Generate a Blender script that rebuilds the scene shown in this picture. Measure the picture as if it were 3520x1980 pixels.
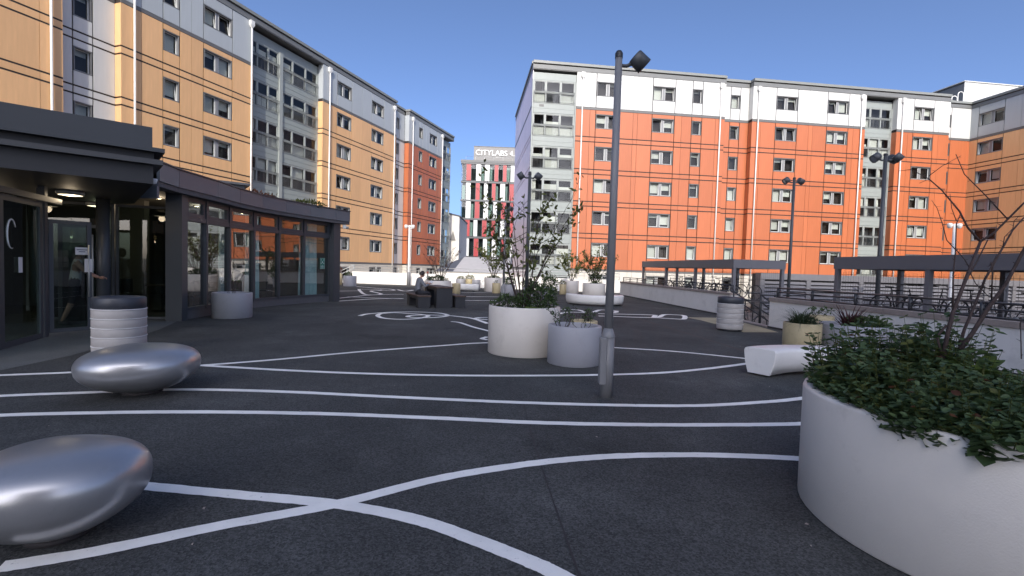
import bpy, bmesh, math, random
from mathutils import Vector, Matrix
random.seed(7)
R = math.radians
SC = bpy.context.scene
COL = SC.collection
for o in list(bpy.data.objects):
    bpy.data.objects.remove(o)

# ------------------------------------------------------------------ camera
cam_d = bpy.data.cameras.new("camera")
cam_d.sensor_width = 36.0
cam_d.lens = 17.1
cam_d.clip_end = 3000
cam_d.clip_start = 0.05
cam = bpy.data.objects.new("camera", cam_d)
COL.objects.link(cam)
PITCH, ROLL, EYE = 0.0419, 0.0298, 1.55
fwd = Vector((0, math.cos(PITCH), -math.sin(PITCH)))
up0 = Vector((0, math.sin(PITCH), math.cos(PITCH)))
rt0 = Vector((1, 0, 0))
rt = rt0 * math.cos(ROLL) + up0 * math.sin(ROLL)
upv = -rt0 * math.sin(ROLL) + up0 * math.cos(ROLL)
cam.matrix_world = Matrix(((rt.x, upv.x, -fwd.x, 0), (rt.y, upv.y, -fwd.y, 0), (rt.z, upv.z, -fwd.z, EYE), (0, 0, 0, 1)))
SC.camera = cam

# ------------------------------------------------------------------ sky and sun
SUN_AZ, SUN_EL = 178.5, 29.0           # azimuth from +Y towards +X: the sun stands behind the camera
world = bpy.data.worlds.new("World")
SC.world = world
world.use_nodes = True
wn = world.node_tree
sky = wn.nodes.new("ShaderNodeTexSky")
sky.sky_type = 'NISHITA'
sky.sun_disc = False
sky.sun_elevation = R(SUN_EL)
sky.sun_rotation = R(SUN_AZ)
sky.altitude = 50
sky.air_density = 0.44
sky.dust_density = 3.4
sky.ozone_density = 4.2
bg = wn.nodes["Background"]
bg.inputs[1].default_value = 0.15
wn.links.new(sky.outputs[0], bg.inputs[0])
sun_d = bpy.data.lights.new("sun", 'SUN')
sun_d.energy = 2.0
sun_d.angle = R(0.5)
sun_d.color = (1.0, 0.92, 0.80)
sun = bpy.data.objects.new("sun", sun_d)
COL.objects.link(sun)
sv = Vector((math.sin(R(SUN_AZ)) * math.cos(R(SUN_EL)), math.cos(R(SUN_AZ)) * math.cos(R(SUN_EL)), math.sin(R(SUN_EL))))
sun.rotation_euler = sv.to_track_quat('Z', 'Y').to_euler()
SC.view_settings.view_transform = 'Standard'
SC.view_settings.look = 'None'
SC.view_settings.gamma = 1.0
SC.view_settings.exposure = 1.0

# ------------------------------------------------------------------ materials
def nd(nt, t, **kw):
    n = nt.nodes.new(t)
    for k, v in kw.items():
        setattr(n, k, v)
    return n

def mat(name, rgb, rough=0.6, metal=0.0, var=0.10, scale=2.0, bump=0.0, bscale=60.0, objvar=0.0, streak=False, spec=0.5, coat=0.0, emit=None, estr=0.0):
    m = bpy.data.materials.new(name)
    m.use_nodes = True
    nt = m.node_tree
    b = nt.nodes["Principled BSDF"]
    b.inputs["Roughness"].default_value = rough
    b.inputs["Metallic"].default_value = metal
    b.inputs["Specular IOR Level"].default_value = spec
    b.inputs["Coat Weight"].default_value = coat
    tc = nd(nt, "ShaderNodeTexCoord")
    src = tc.outputs["Object"]
    if streak:
        mp = nd(nt, "ShaderNodeMapping")
        mp.inputs["Scale"].default_value = (6, 6, 0.5)
        nt.links.new(src, mp.inputs[0])
        src = mp.outputs[0]
    nz = nd(nt, "ShaderNodeTexNoise")
    nz.inputs["Scale"].default_value = scale
    nz.inputs["Detail"].default_value = 5
    nz.inputs["Roughness"].default_value = 0.65
    nt.links.new(src, nz.inputs["Vector"])
    mr = nd(nt, "ShaderNodeMapRange")
    mr.inputs[1].default_value = 0.25
    mr.inputs[2].default_value = 0.75
    mr.inputs[3].default_value = 1 - var
    mr.inputs[4].default_value = 1 + var
    nt.links.new(nz.outputs[0], mr.inputs[0])
    val = mr.outputs[0]
    if objvar:
        oi = nd(nt, "ShaderNodeObjectInfo")
        m2 = nd(nt, "ShaderNodeMapRange")
        m2.inputs[3].default_value = 1 - objvar
        m2.inputs[4].default_value = 1 + objvar
        nt.links.new(oi.outputs["Random"], m2.inputs[0])
        mu = nd(nt, "ShaderNodeMath", operation='MULTIPLY')
        nt.links.new(val, mu.inputs[0])
        nt.links.new(m2.outputs[0], mu.inputs[1])
        val = mu.outputs[0]
    sc = nd(nt, "ShaderNodeVectorMath", operation='SCALE')
    sc.inputs[0].default_value = rgb
    nt.links.new(val, sc.inputs["Scale"])
    nt.links.new(sc.outputs[0], b.inputs["Base Color"])
    if bump:
        n2 = nd(nt, "ShaderNodeTexNoise")
        n2.inputs["Scale"].default_value = bscale
        n2.inputs["Detail"].default_value = 3
        nt.links.new(tc.outputs["Object"], n2.inputs["Vector"])
        bp = nd(nt, "ShaderNodeBump")
        bp.inputs["Strength"].default_value = bump
        bp.inputs["Distance"].default_value = 0.01
        nt.links.new(n2.outputs[0], bp.inputs["Height"])
        nt.links.new(bp.outputs[0], b.inputs["Normal"])
    if emit:
        b.inputs["Emission Color"].default_value = (*emit, 1)
        b.inputs["Emission Strength"].default_value = estr
    return m

def leafmat(name, c1, c2, rough=0.5):
    m = bpy.data.materials.new(name)
    m.use_nodes = True
    nt = m.node_tree
    b = nt.nodes["Principled BSDF"]
    out = nt.nodes["Material Output"]
    b.inputs["Roughness"].default_value = rough
    b.inputs["Specular IOR Level"].default_value = 0.35
    tc = nd(nt, "ShaderNodeTexCoord")
    nz = nd(nt, "ShaderNodeTexNoise")
    nz.inputs["Scale"].default_value = 17
    nz.inputs["Detail"].default_value = 2
    nt.links.new(tc.outputs["Object"], nz.inputs["Vector"])
    cr = nd(nt, "ShaderNodeValToRGB")
    cr.color_ramp.elements[0].position = 0.3
    cr.color_ramp.elements[1].position = 0.7
    cr.color_ramp.elements[0].color = (*c1, 1)
    cr.color_ramp.elements[1].color = (*c2, 1)
    nt.links.new(nz.outputs[0], cr.inputs[0])
    nt.links.new(cr.outputs[0], b.inputs["Base Color"])
    tr = nd(nt, "ShaderNodeBsdfTranslucent")
    nt.links.new(cr.outputs[0], tr.inputs[0])
    mx = nd(nt, "ShaderNodeMixShader")
    mx.inputs[0].default_value = 0.3
    nt.links.new(b.outputs[0], mx.inputs[1])
    nt.links.new(tr.outputs[0], mx.inputs[2])
    nt.links.new(mx.outputs[0], out.inputs[0])
    return m

def glassmat(name, tint=(0.75, 0.8, 0.8), ior=1.5, rough=0.0, wav=0.0, boost=1.0):
    m = bpy.data.materials.new(name)
    m.use_nodes = True
    nt = m.node_tree
    nt.nodes.remove(nt.nodes["Principled BSDF"])
    out = nt.nodes["Material Output"]
    t = nd(nt, "ShaderNodeBsdfTransparent")
    t.inputs[0].default_value = (*tint, 1)
    gl = nd(nt, "ShaderNodeBsdfGlossy")
    gl.inputs["Roughness"].default_value = rough
    fr = nd(nt, "ShaderNodeFresnel")
    fr.inputs["IOR"].default_value = ior
    mu = nd(nt, "ShaderNodeMath", operation='MULTIPLY', use_clamp=True)
    mu.inputs[1].default_value = boost
    nt.links.new(fr.outputs[0], mu.inputs[0])
    geo = nd(nt, "ShaderNodeNewGeometry")
    inv = nd(nt, "ShaderNodeMath", operation='SUBTRACT')
    inv.inputs[0].default_value = 1.0
    nt.links.new(geo.outputs["Backfacing"], inv.inputs[1])
    mf = nd(nt, "ShaderNodeMath", operation='MULTIPLY')
    nt.links.new(mu.outputs[0], mf.inputs[0])
    nt.links.new(inv.outputs[0], mf.inputs[1])
    mx = nd(nt, "ShaderNodeMixShader")
    nt.links.new(mf.outputs[0], mx.inputs[0])
    nt.links.new(t.outputs[0], mx.inputs[1])
    nt.links.new(gl.outputs[0], mx.inputs[2])
    nt.links.new(mx.outputs[0], out.inputs[0])
    if wav:
        tc = nd(nt, "ShaderNodeTexCoord")
        nz = nd(nt, "ShaderNodeTexNoise")
        nz.inputs["Scale"].default_value = 0.8
        nt.links.new(tc.outputs["Object"], nz.inputs["Vector"])
        bp = nd(nt, "ShaderNodeBump")
        bp.inputs["Strength"].default_value = wav
        bp.inputs["Distance"].default_value = 0.05
        nt.links.new(nz.outputs[0], bp.inputs["Height"])
        nt.links.new(bp.outputs[0], gl.inputs["Normal"])
        nt.links.new(bp.outputs[0], fr.inputs["Normal"])
    return m

def asphalt(name, rgb, sp=0.5, rough=0.85, wear=False):
    m = bpy.data.materials.new(name)
    m.use_nodes = True
    nt = m.node_tree
    b = nt.nodes["Principled BSDF"]
    b.inputs["Roughness"].default_value = rough
    b.inputs["Specular IOR Level"].default_value = 0.3
    tc = nd(nt, "ShaderNodeTexCoord")
    big = nd(nt, "ShaderNodeTexNoise")
    big.inputs["Scale"].default_value = 0.45
    big.inputs["Detail"].default_value = 6
    fine = nd(nt, "ShaderNodeTexVoronoi")
    fine.inputs["Scale"].default_value = 95
    grit = nd(nt, "ShaderNodeTexNoise")
    grit.inputs["Scale"].default_value = 210
    grit.inputs["Detail"].default_value = 2
    for n in (big, fine, grit):
        nt.links.new(tc.outputs["Object"], n.inputs["Vector"])
    r1 = nd(nt, "ShaderNodeMapRange")
    r1.inputs[1].default_value, r1.inputs[2].default_value = 0.3, 0.7
    r1.inputs[3].default_value, r1.inputs[4].default_value = 0.70, 1.30
    nt.links.new(big.outputs[0], r1.inputs[0])
    sep = nd(nt, "ShaderNodeSeparateColor")
    nt.links.new(fine.outputs["Color"], sep.inputs[0])
    r2 = nd(nt, "ShaderNodeMapRange")
    r2.inputs[3].default_value, r2.inputs[4].default_value = 1 - sp, 1 + sp
    nt.links.new(sep.outputs[0], r2.inputs[0])
    mu = nd(nt, "ShaderNodeMath", operation='MULTIPLY')
    nt.links.new(r1.outputs[0], mu.inputs[0])
    nt.links.new(r2.outputs[0], mu.inputs[1])
    if wear:
        # scuffed paler patches, a few dark spills, fine pale grit
        for scale, lo, hi, g0, g1, st in ((1.1, 0.50, 0.72, 1.0, 1.45, (1, 1, 1)), (0.6, 0.56, 0.68, 1.0, 0.66, (1, 1, 1)), (5.0, 0.58, 0.80, 1.0, 1.30, (0.25, 1, 1)), (330.0, 0.66, 0.74, 1.0, 2.6, (1, 1, 1))):
            mp = nd(nt, "ShaderNodeMapping")
            mp.inputs["Scale"].default_value = st
            mp.inputs["Location"].default_value = (scale * 3.1, 1.7 * scale, 0)
            nt.links.new(tc.outputs["Object"], mp.inputs[0])
            wz = nd(nt, "ShaderNodeTexNoise")
            wz.inputs["Scale"].default_value = scale
            wz.inputs["Detail"].default_value = 7 if scale < 50 else 1
            wz.inputs["Roughness"].default_value = 0.68
            nt.links.new(mp.outputs[0], wz.inputs["Vector"])
            wr = nd(nt, "ShaderNodeMapRange")
            wr.inputs[1].default_value, wr.inputs[2].default_value = lo, hi
            wr.inputs[3].default_value, wr.inputs[4].default_value = g0, g1
            nt.links.new(wz.outputs[0], wr.inputs[0])
            m3 = nd(nt, "ShaderNodeMath", operation='MULTIPLY')
            nt.links.new(mu.outputs[0], m3.inputs[0])
            nt.links.new(wr.outputs[0], m3.inputs[1])
            mu = m3
    sc = nd(nt, "ShaderNodeVectorMath", operation='SCALE')
    sc.inputs[0].default_value = rgb
    nt.links.new(mu.outputs[0], sc.inputs["Scale"])
    nt.links.new(sc.outputs[0], b.inputs["Base Color"])
    bp = nd(nt, "ShaderNodeBump")
    bp.inputs["Strength"].default_value = 0.6
    bp.inputs["Distance"].default_value = 0.006
    nt.links.new(fine.outputs["Distance"], bp.inputs["Height"])
    nt.links.new(bp.outputs[0], b.inputs["Normal"])
    return m

def worn(name, rgb, under, scale, lo, hi, rough, big=0.14, bscale=2.0):
    """a coat worn through in irregular flecks, with uneven dirt"""
    m = mat(name, rgb, rough, var=big, scale=bscale, bump=0.2, bscale=110)
    nt = m.node_tree
    b = nt.nodes["Principled BSDF"]
    src = b.inputs["Base Color"].links[0].from_socket
    tc = nd(nt, "ShaderNodeTexCoord")
    nz = nd(nt, "ShaderNodeTexNoise")
    nz.inputs["Scale"].default_value = scale
    nz.inputs["Detail"].default_value = 9
    nz.inputs["Roughness"].default_value = 0.75
    nt.links.new(tc.outputs["Object"], nz.inputs["Vector"])
    mr = nd(nt, "ShaderNodeMapRange")
    mr.inputs[1].default_value, mr.inputs[2].default_value = lo, hi
    nt.links.new(nz.outputs[0], mr.inputs[0])
    mx = nd(nt, "ShaderNodeMix", data_type='RGBA')
    nt.links.new(mr.outputs[0], mx.inputs["Factor"])
    nt.links.new(src, mx.inputs["A"])
    mx.inputs["B"].default_value = (*under, 1)
    nt.links.new(mx.outputs["Result"], b.inputs["Base Color"])
    return m

M = {}
M['asphalt'] = asphalt('asphalt', (0.058, 0.0585, 0.0555), wear=True)
M['asphalt_low'] = asphalt('lower_paving', (0.16, 0.15, 0.14), 0.2)
M['slab'] = asphalt('entrance_slab', (0.13, 0.135, 0.13), 0.18)
M['tactile'] = asphalt('tactile_paving', (0.34, 0.29, 0.19), 0.12)
M['paint'] = worn('road_paint', (0.88, 0.85, 0.785), (0.12, 0.12, 0.115), 26, 0.60, 0.76, 0.6)
M['orange'] = mat('orange_panel', (0.425, 0.128, 0.052), 0.42, var=0.08, scale=1.0, objvar=0.07, streak=True)
M['tan'] = mat('tan_panel', (0.68, 0.405, 0.20), 0.42, var=0.08, scale=1.0, objvar=0.07, streak=True)
M['white'] = mat('white_panel', (0.55, 0.555, 0.54), 0.38, var=0.04, scale=1.0, objvar=0.03, streak=True)
M['greytop'] = mat('pale_grey_panel', (0.38, 0.41, 0.43), 0.38, var=0.04, scale=1.0, objvar=0.03, streak=True)
M['gloss'] = mat('gloss_panel', (0.66, 0.55, 0.60), 0.30, var=0.04, scale=1.0, objvar=0.05, spec=0.9)
M['render'] = mat('cream_render', (0.55, 0.52, 0.46), 0.8, var=0.07, scale=1.5, bump=0.1)
M['backing'] = mat('dark_backing', (0.030, 0.022, 0.020), 0.8)
M['strip'] = mat('grey_strip', (0.12, 0.12, 0.12), 0.5, var=0.06)
M['fascia'] = mat('roof_fascia', (0.15, 0.155, 0.155), 0.45, var=0.06)
M['cap'] = mat('roof_cap', (0.20, 0.21, 0.20), 0.4, var=0.06)
M['bayframe'] = mat('bay_frame', (0.30, 0.325, 0.315), 0.4, var=0.04)
M['spandrel'] = mat('spandrel', (0.26, 0.29, 0.28), 0.4, var=0.05)
M['winframe'] = mat('window_surround', (0.16, 0.165, 0.17), 0.45, var=0.05)
M['mullion'] = mat('window_mullion', (0.22, 0.225, 0.23), 0.4, var=0.05)
M['sash'] = mat('white_sash', (0.55, 0.56, 0.55), 0.35, var=0.04)
M['blind'] = mat('window_blind', (0.66, 0.65, 0.58), 0.8, var=0.05, objvar=0.1)
M['room'] = mat('room_dark', (0.05, 0.05, 0.055), 0.9, var=0.3, scale=1)
M['pipe'] = mat('white_pipe', (0.66, 0.66, 0.64), 0.35, var=0.04)
M['railsteel'] = mat('rail_steel', (0.14, 0.15, 0.155), 0.4, metal=0.4, var=0.06)
M['galv'] = mat('galvanised', (0.50, 0.51, 0.50), 0.4, metal=0.6, var=0.1)
M['black'] = mat('black_metal', (0.022, 0.023, 0.026), 0.4, var=0.1)
M['dkrail'] = mat('dark_rail', (0.035, 0.037, 0.042), 0.38, var=0.1)
M['pavil'] = mat('pavilion_grey', (0.058, 0.064, 0.072), 0.4, var=0.06, scale=1.2)
M['pavroof'] = mat('pavilion_fascia', (0.125, 0.145, 0.165), 0.38, var=0.06, scale=0.8)
M['canopy'] = mat('canopy_dark', (0.034, 0.038, 0.043), 0.42, var=0.08, scale=0.8)
M['canopylip'] = mat('canopy_lip', (0.050, 0.051, 0.053), 0.45, var=0.08)
M['soffit'] = mat('soffit_dark', (0.022, 0.023, 0.026), 0.6, var=0.1)
M['plinth'] = mat('plinth_brown', (0.10, 0.10, 0.105), 0.7, var=0.12, scale=5)
M['glass'] = glassmat('window_glass', (0.86, 0.88, 0.88), 1.5, boost=1.0)
M['pavglass'] = glassmat('pavilion_glass', (0.84, 0.90, 0.89), 1.75, wav=0.05, boost=2.9)
M['doorglass'] = glassmat('door_glass', (0.45, 0.53, 0.51), 1.5, wav=0.04, boost=1.4)
M['cityglass'] = glassmat('office_glass', (0.66, 0.74, 0.74), 1.6)
M['citywhite'] = mat('office_white', (0.55, 0.56, 0.55), 0.4, var=0.03)
M['cityred'] = mat('office_red', (0.30, 0.028, 0.032), 0.4, var=0.05, objvar=0.06)
M['citydark'] = mat('office_dark', (0.085, 0.09, 0.095), 0.45)
M['citygrey'] = mat('office_grey', (0.20, 0.195, 0.19), 0.6)
M['slate'] = mat('slate_roof', (0.075, 0.085, 0.11), 0.5, var=0.1, scale=4)
M['paleroof'] = mat('pale_roof', (0.40, 0.40, 0.42), 0.5, var=0.06)
M['wallwhite'] = worn('white_render', (0.75, 0.725, 0.68), (0.52, 0.50, 0.46), 1.6, 0.52, 0.85, 0.75, 0.05, 1.2)
M['coping'] = mat('stone_coping', (0.30, 0.25, 0.22), 0.75, var=0.16, scale=6, bump=0.2)
M['kerbdark'] = mat('dark_kerb', (0.035, 0.03, 0.03), 0.8, var=0.2)
M['planterwhite'] = worn('planter_white', (0.69, 0.64, 0.575), (0.50, 0.455, 0.40), 3.2, 0.56, 0.90, 0.45, 0.05, 1.5)
M['plantergrey'] = worn('planter_grey', (0.33, 0.33, 0.355), (0.24, 0.24, 0.25), 3.4, 0.56, 0.90, 0.45, 0.05, 1.5)
M['planterbeige'] = worn('planter_beige', (0.53, 0.44, 0.26), (0.36, 0.29, 0.17), 3.4, 0.50, 0.80, 0.45, 0.05, 1.5)
M['soil'] = mat('soil', (0.022, 0.016, 0.012), 0.95, var=0.4, scale=14, bump=0.8, bscale=30)
M['pebble'] = worn('pebble_silver', (0.42, 0.42, 0.43), (0.35, 0.35, 0.35), 9, 0.55, 0.9, 0.31, 0.05, 2)
M['pebble'].node_tree.nodes['Principled BSDF'].inputs['Metallic'].default_value = 0.66
for _n in M['pebble'].node_tree.nodes:
    if _n.type == 'BUMP': _n.inputs['Strength'].default_value = 0.02
M['benchwhite'] = worn('bench_white', (0.80, 0.775, 0.73), (0.55, 0.53, 0.50), 5, 0.56, 0.9, 0.4, 0.05, 3)
M['binbody'] = mat('bin_concrete', (0.42, 0.395, 0.375), 0.7, var=0.08, scale=6, bump=0.1)
M['bintop'] = mat('bin_top', (0.038, 0.042, 0.052), 0.45, var=0.08)
M['binring'] = mat('bin_ring', (0.68, 0.67, 0.66), 0.4, var=0.05)
M['lampgrey'] = mat('lamp_grey', (0.20, 0.20, 0.205), 0.42, var=0.06)
M['lampdark'] = mat('lamp_dark', (0.065, 0.07, 0.075), 0.42, var=0.06)
M['lens'] = mat('lamp_lens', (0.25, 0.26, 0.27), 0.1)
M['wood'] = mat('dark_wood', (0.085, 0.055, 0.040), 0.6, var=0.25, scale=6, objvar=0.2)
M['tabledark'] = mat('table_dark', (0.022, 0.023, 0.027), 0.5, var=0.12)
M['shelter'] = mat('shelter_grey', (0.135, 0.133, 0.145), 0.42, var=0.08, scale=1.4)
M['louvre'] = mat('louvre_grey', (0.16, 0.16, 0.18), 0.35, var=0.05)
M['tyre'] = mat('tyre', (0.015, 0.015, 0.016), 0.7)
M['bikeframe'] = mat('bike_frame', (0.03, 0.03, 0.035), 0.35, objvar=0.5)
M['bark'] = mat('bark', (0.050, 0.032, 0.028), 0.8, var=0.3, scale=20, bump=0.4, bscale=60)
M['barkgrey'] = mat('bark_grey', (0.075, 0.060, 0.048), 0.8, var=0.3, scale=20)
M['leaf'] = leafmat('leaf_dark', (0.036, 0.064, 0.022), (0.080, 0.125, 0.042))
M['leafmint'] = leafmat('leaf_mint', (0.045, 0.080, 0.034), (0.105, 0.155, 0.060))
M['leaflime'] = leafmat('leaf_lime', (0.075, 0.115, 0.022), (0.12, 0.17, 0.035))
M['leafolive'] = leafmat('leaf_olive', (0.062, 0.082, 0.022), (0.14, 0.15, 0.036))
M['leafrust'] = leafmat('leaf_rust', (0.10, 0.035, 0.02), (0.16, 0.07, 0.03))
M['leafpurple'] = leafmat('leaf_purple', (0.040, 0.016, 0.018), (0.11, 0.038, 0.038))
M['leafgrass'] = leafmat('leaf_grass', (0.035, 0.060, 0.028), (0.075, 0.105, 0.050))
M['flower'] = mat('pale_flower', (0.60, 0.58, 0.55), 0.6)
M['skin'] = mat('skin', (0.42, 0.24, 0.17), 0.5, var=0.06)
M['shirt'] = mat('grey_shirt', (0.16, 0.17, 0.19), 0.8, var=0.12, scale=8, bump=0.2, bscale=20)
M['trousers'] = mat('dark_trousers', (0.018, 0.019, 0.026), 0.85, var=0.15)
M['hair'] = mat('dark_hair', (0.022, 0.012, 0.010), 0.55, var=0.25, scale=20)
M['shoe'] = mat('shoe', (0.03, 0.03, 0.03), 0.6)
M['paper'] = mat('paper', (0.72, 0.72, 0.72), 0.7, var=0.03)
M['ink'] = mat('ink', (0.08, 0.09, 0.13), 0.7)
M['curtain'] = mat('curtain', (0.55, 0.70, 0.70), 0.8, var=0.08)
M['floorin'] = mat('inside_floor', (0.12, 0.11, 0.10), 0.5)
M['wallin'] = mat('inside_wall', (0.13, 0.12, 0.11), 0.8)
M['signgreen'] = mat('sign_green', (0.01, 0.16, 0.11), 0.4)
M['signwhite'] = mat('sign_white', (0.8, 0.8, 0.8), 0.5)
M['lampglow'] = mat('ceiling_lamp_glow', (0.9, 0.85, 0.7), 0.4, emit=(1.0, 0.86, 0.58), estr=1.1)
M['bulb'] = mat('pendant_bulb_glow', (0.9, 0.8, 0.5), 0.4, emit=(1.0, 0.72, 0.28), estr=4.0)
M['redstain'] = mat('red_edge', (0.16, 0.025, 0.02), 0.8)
M['worn'] = asphalt('worn_patch', (0.075, 0.062, 0.056), 0.35)

# ------------------------------------------------------------------ mesh helpers
class MB:
    def __init__(s):
        s.v = []; s.f = []; s.m = []; s.sm = []
    def add(s, vs, fs, mi=0, smooth=False):
        n = len(s.v)
        s.v += [tuple(v) for v in vs]
        for f in fs:
            s.f.append([i + n for i in f]); s.m.append(mi); s.sm.append(smooth)
        return s
    def box(s, x0, x1, y0, y1, z0, z1, mi=0):
        return s.add([(x0, y0, z0), (x1, y0, z0), (x1, y1, z0), (x0, y1, z0), (x0, y0, z1), (x1, y0, z1), (x1, y1, z1), (x0, y1, z1)],
                     [(3, 2, 1, 0), (4, 5, 6, 7), (0, 1, 5, 4), (1, 2, 6, 5), (2, 3, 7, 6), (3, 0, 4, 7)], mi)
    def bbox(s, x0, x1, y0, y1, z0, z1, b=0.01, mi=0):      # box with chamfered edges
        bm = bmesh.new()
        bmesh.ops.create_cube(bm, size=1)
        for v in bm.verts:
            v.co = Vector(((x0 + x1) / 2 + v.co.x * (x1 - x0), (y0 + y1) / 2 + v.co.y * (y1 - y0), (z0 + z1) / 2 + v.co.z * (z1 - z0)))
        bmesh.ops.bevel(bm, geom=bm.edges[:], offset=b, segments=2, affect='EDGES', profile=0.5)
        bm.verts.index_update()
        s.add([v.co[:] for v in bm.verts], [[v.index for v in f.verts] for f in bm.faces], mi)
        bm.free()
        return s
    def mbox(s, mtx, dx, dy, dz, mi=0):                      # box of full sizes centred on a matrix
        vs = [mtx @ Vector((sx * dx / 2, sy * dy / 2, sz * dz / 2)) for sz in (-1, 1) for sx, sy in ((-1, -1), (1, -1), (1, 1), (-1, 1))]
        return s.add(vs, [(3, 2, 1, 0), (4, 5, 6, 7), (0, 1, 5, 4), (1, 2, 6, 5), (2, 3, 7, 6), (3, 0, 4, 7)], mi)
    def tube(s, pts, r, n=8, mi=0, closed=False, caps=True):
        pts = [Vector(p) for p in pts]
        N = len(pts)
        rr = r if isinstance(r, (list, tuple)) else [r] * N
        rings = []
        prev = None
        for i, p in enumerate(pts):
            if closed:
                t = pts[(i + 1) % N] - pts[i - 1]
            else:
                t = pts[min(i + 1, N - 1)] - pts[max(i - 1, 0)]
            if t.length < 1e-9:
                t = Vector((0, 0, 1))
            t.normalize()
            if prev is None:
                a = Vector((0, 0, 1)) if abs(t.z) < 0.9 else Vector((1, 0, 0))
                u = t.cross(a).normalized()
            else:
                u = (prev - t * prev.dot(t))
                if u.length < 1e-6:
                    u = t.orthogonal()
                u.normalize()
            prev = u
            w = t.cross(u)
            rings.append([p + (u * math.cos(2 * math.pi * k / n) + w * math.sin(2 * math.pi * k / n)) * rr[i] for k in range(n)])
        vs = [v for ring in rings for v in ring]
        fs = []
        for i in range(N if closed else N - 1):
            j = (i + 1) % N
            for k in range(n):
                k2 = (k + 1) % n
                fs.append((i * n + k, i * n + k2, j * n + k2, j * n + k))
        s.add(vs, fs, mi, True)
        if caps and not closed:
            b = len(s.v) - len(vs)
            s.f.append([b + k for k in range(n)][::-1]); s.m.append(mi); s.sm.append(False)
            s.f.append([b + (N - 1) * n + k for k in range(n)]); s.m.append(mi); s.sm.append(False)
        return s
    def lathe(s, prof, n=32, c=(0, 0, 0), mi=0, smooth=True, closed=False):
        vs = [(c[0] + r * math.cos(2 * math.pi * k / n), c[1] + r * math.sin(2 * math.pi * k / n), c[2] + z) for r, z in prof for k in range(n)]
        fs = []
        P = len(prof)
        for i in range(P if closed else P - 1):
            j = (i + 1) % P
            for k in range(n):
                k2 = (k + 1) % n
                fs.append((i * n + k, i * n + k2, j * n + k2, j * n + k))
        return s.add(vs, fs, mi, smooth)
    def prism(s, pts, z0, z1, mi=0):
        n = len(pts)
        vs = [(x, y, z0) for x, y in pts] + [(x, y, z1) for x, y in pts]
        fs = [list(range(n))[::-1], list(range(n, 2 * n))] + [(i, (i + 1) % n, n + (i + 1) % n, n + i) for i in range(n)]
        return s.add(vs, fs, mi)
    def mesh(s, name, mats):
        me = bpy.data.meshes.new(name)
        me.from_pydata(s.v, [], s.f)
        for m in (mats if isinstance(mats, (list, tuple)) else [mats]):
            me.materials.append(M[m] if isinstance(m, str) else m)
        me.polygons.foreach_set('material_index', s.m)
        me.polygons.foreach_set('use_smooth', s.sm)
        me.update()
        return me
    def build(s, name, mats, parent=None, loc=(0, 0, 0), rz=0.0, rot=None):
        return put(name, s.mesh(name, mats), parent, loc, rz, rot)

def put(name, me, parent=None, loc=(0, 0, 0), rz=0.0, rot=None):
    o = bpy.data.objects.new(name, me)
    COL.objects.link(o)
    o.parent = parent
    o.location = loc
    o.rotation_euler = rot if rot is not None else (0, 0, rz)
    return o

def empty(name, loc=(0, 0, 0), rz=0.0, label=None, cat=None, group=None):
    o = put(name, None, None, loc, rz)
    o.empty_display_size = 0.2
    if label:
        tag(o, label, cat, group)
    return o

def tag(o, label, cat, group=None):
    o['label'] = label
    o['category'] = cat
    if group:
        o['group'] = group
    return o

def struct(o, label=None):
    o['kind'] = 'structure'
    if label:
        o['label'] = label
    return o

def copy_tree(o, parent=None):
    c = o.copy()
    COL.objects.link(c)
    c.parent = parent
    for ch in list(o.children):
        copy_tree(ch, c)
    return c

_cache = {}
def boxmesh(w, d, h, m):
    k = (round(w, 3), round(d, 3), round(h, 3), m)
    if k not in _cache:
        _cache[k] = MB().box(0, w, 0, d, 0, h).mesh('piece', m)
    return _cache[k]

def ring(mb, x0, x1, z0, z1, t, y0, y1, mi=0):              # rectangular frame lying in the xz plane, butted corners
    mb.box(x0, x0 + t, y0, y1, z0, z1, mi)
    mb.box(x1 - t, x1, y0, y1, z0, z1, mi)
    mb.box(x0 + t, x1 - t, y0, y1, z1 - t, z1, mi)
    mb.box(x0 + t, x1 - t, y0, y1, z0, z0 + t, mi)
    return mb

def text_mesh(txt, size, ext=0.0, align='LEFT'):
    cu = bpy.data.curves.new('lettering', 'FONT')
    cu.body = txt
    cu.size = size
    cu.extrude = ext
    cu.align_x = align
    o = bpy.data.objects.new('lettering', cu)
    COL.objects.link(o)
    bpy.context.view_layer.update()
    me = bpy.data.meshes.new_from_object(o.evaluated_get(bpy.context.evaluated_depsgraph_get()))
    bpy.data.objects.remove(o)
    return me

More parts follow.
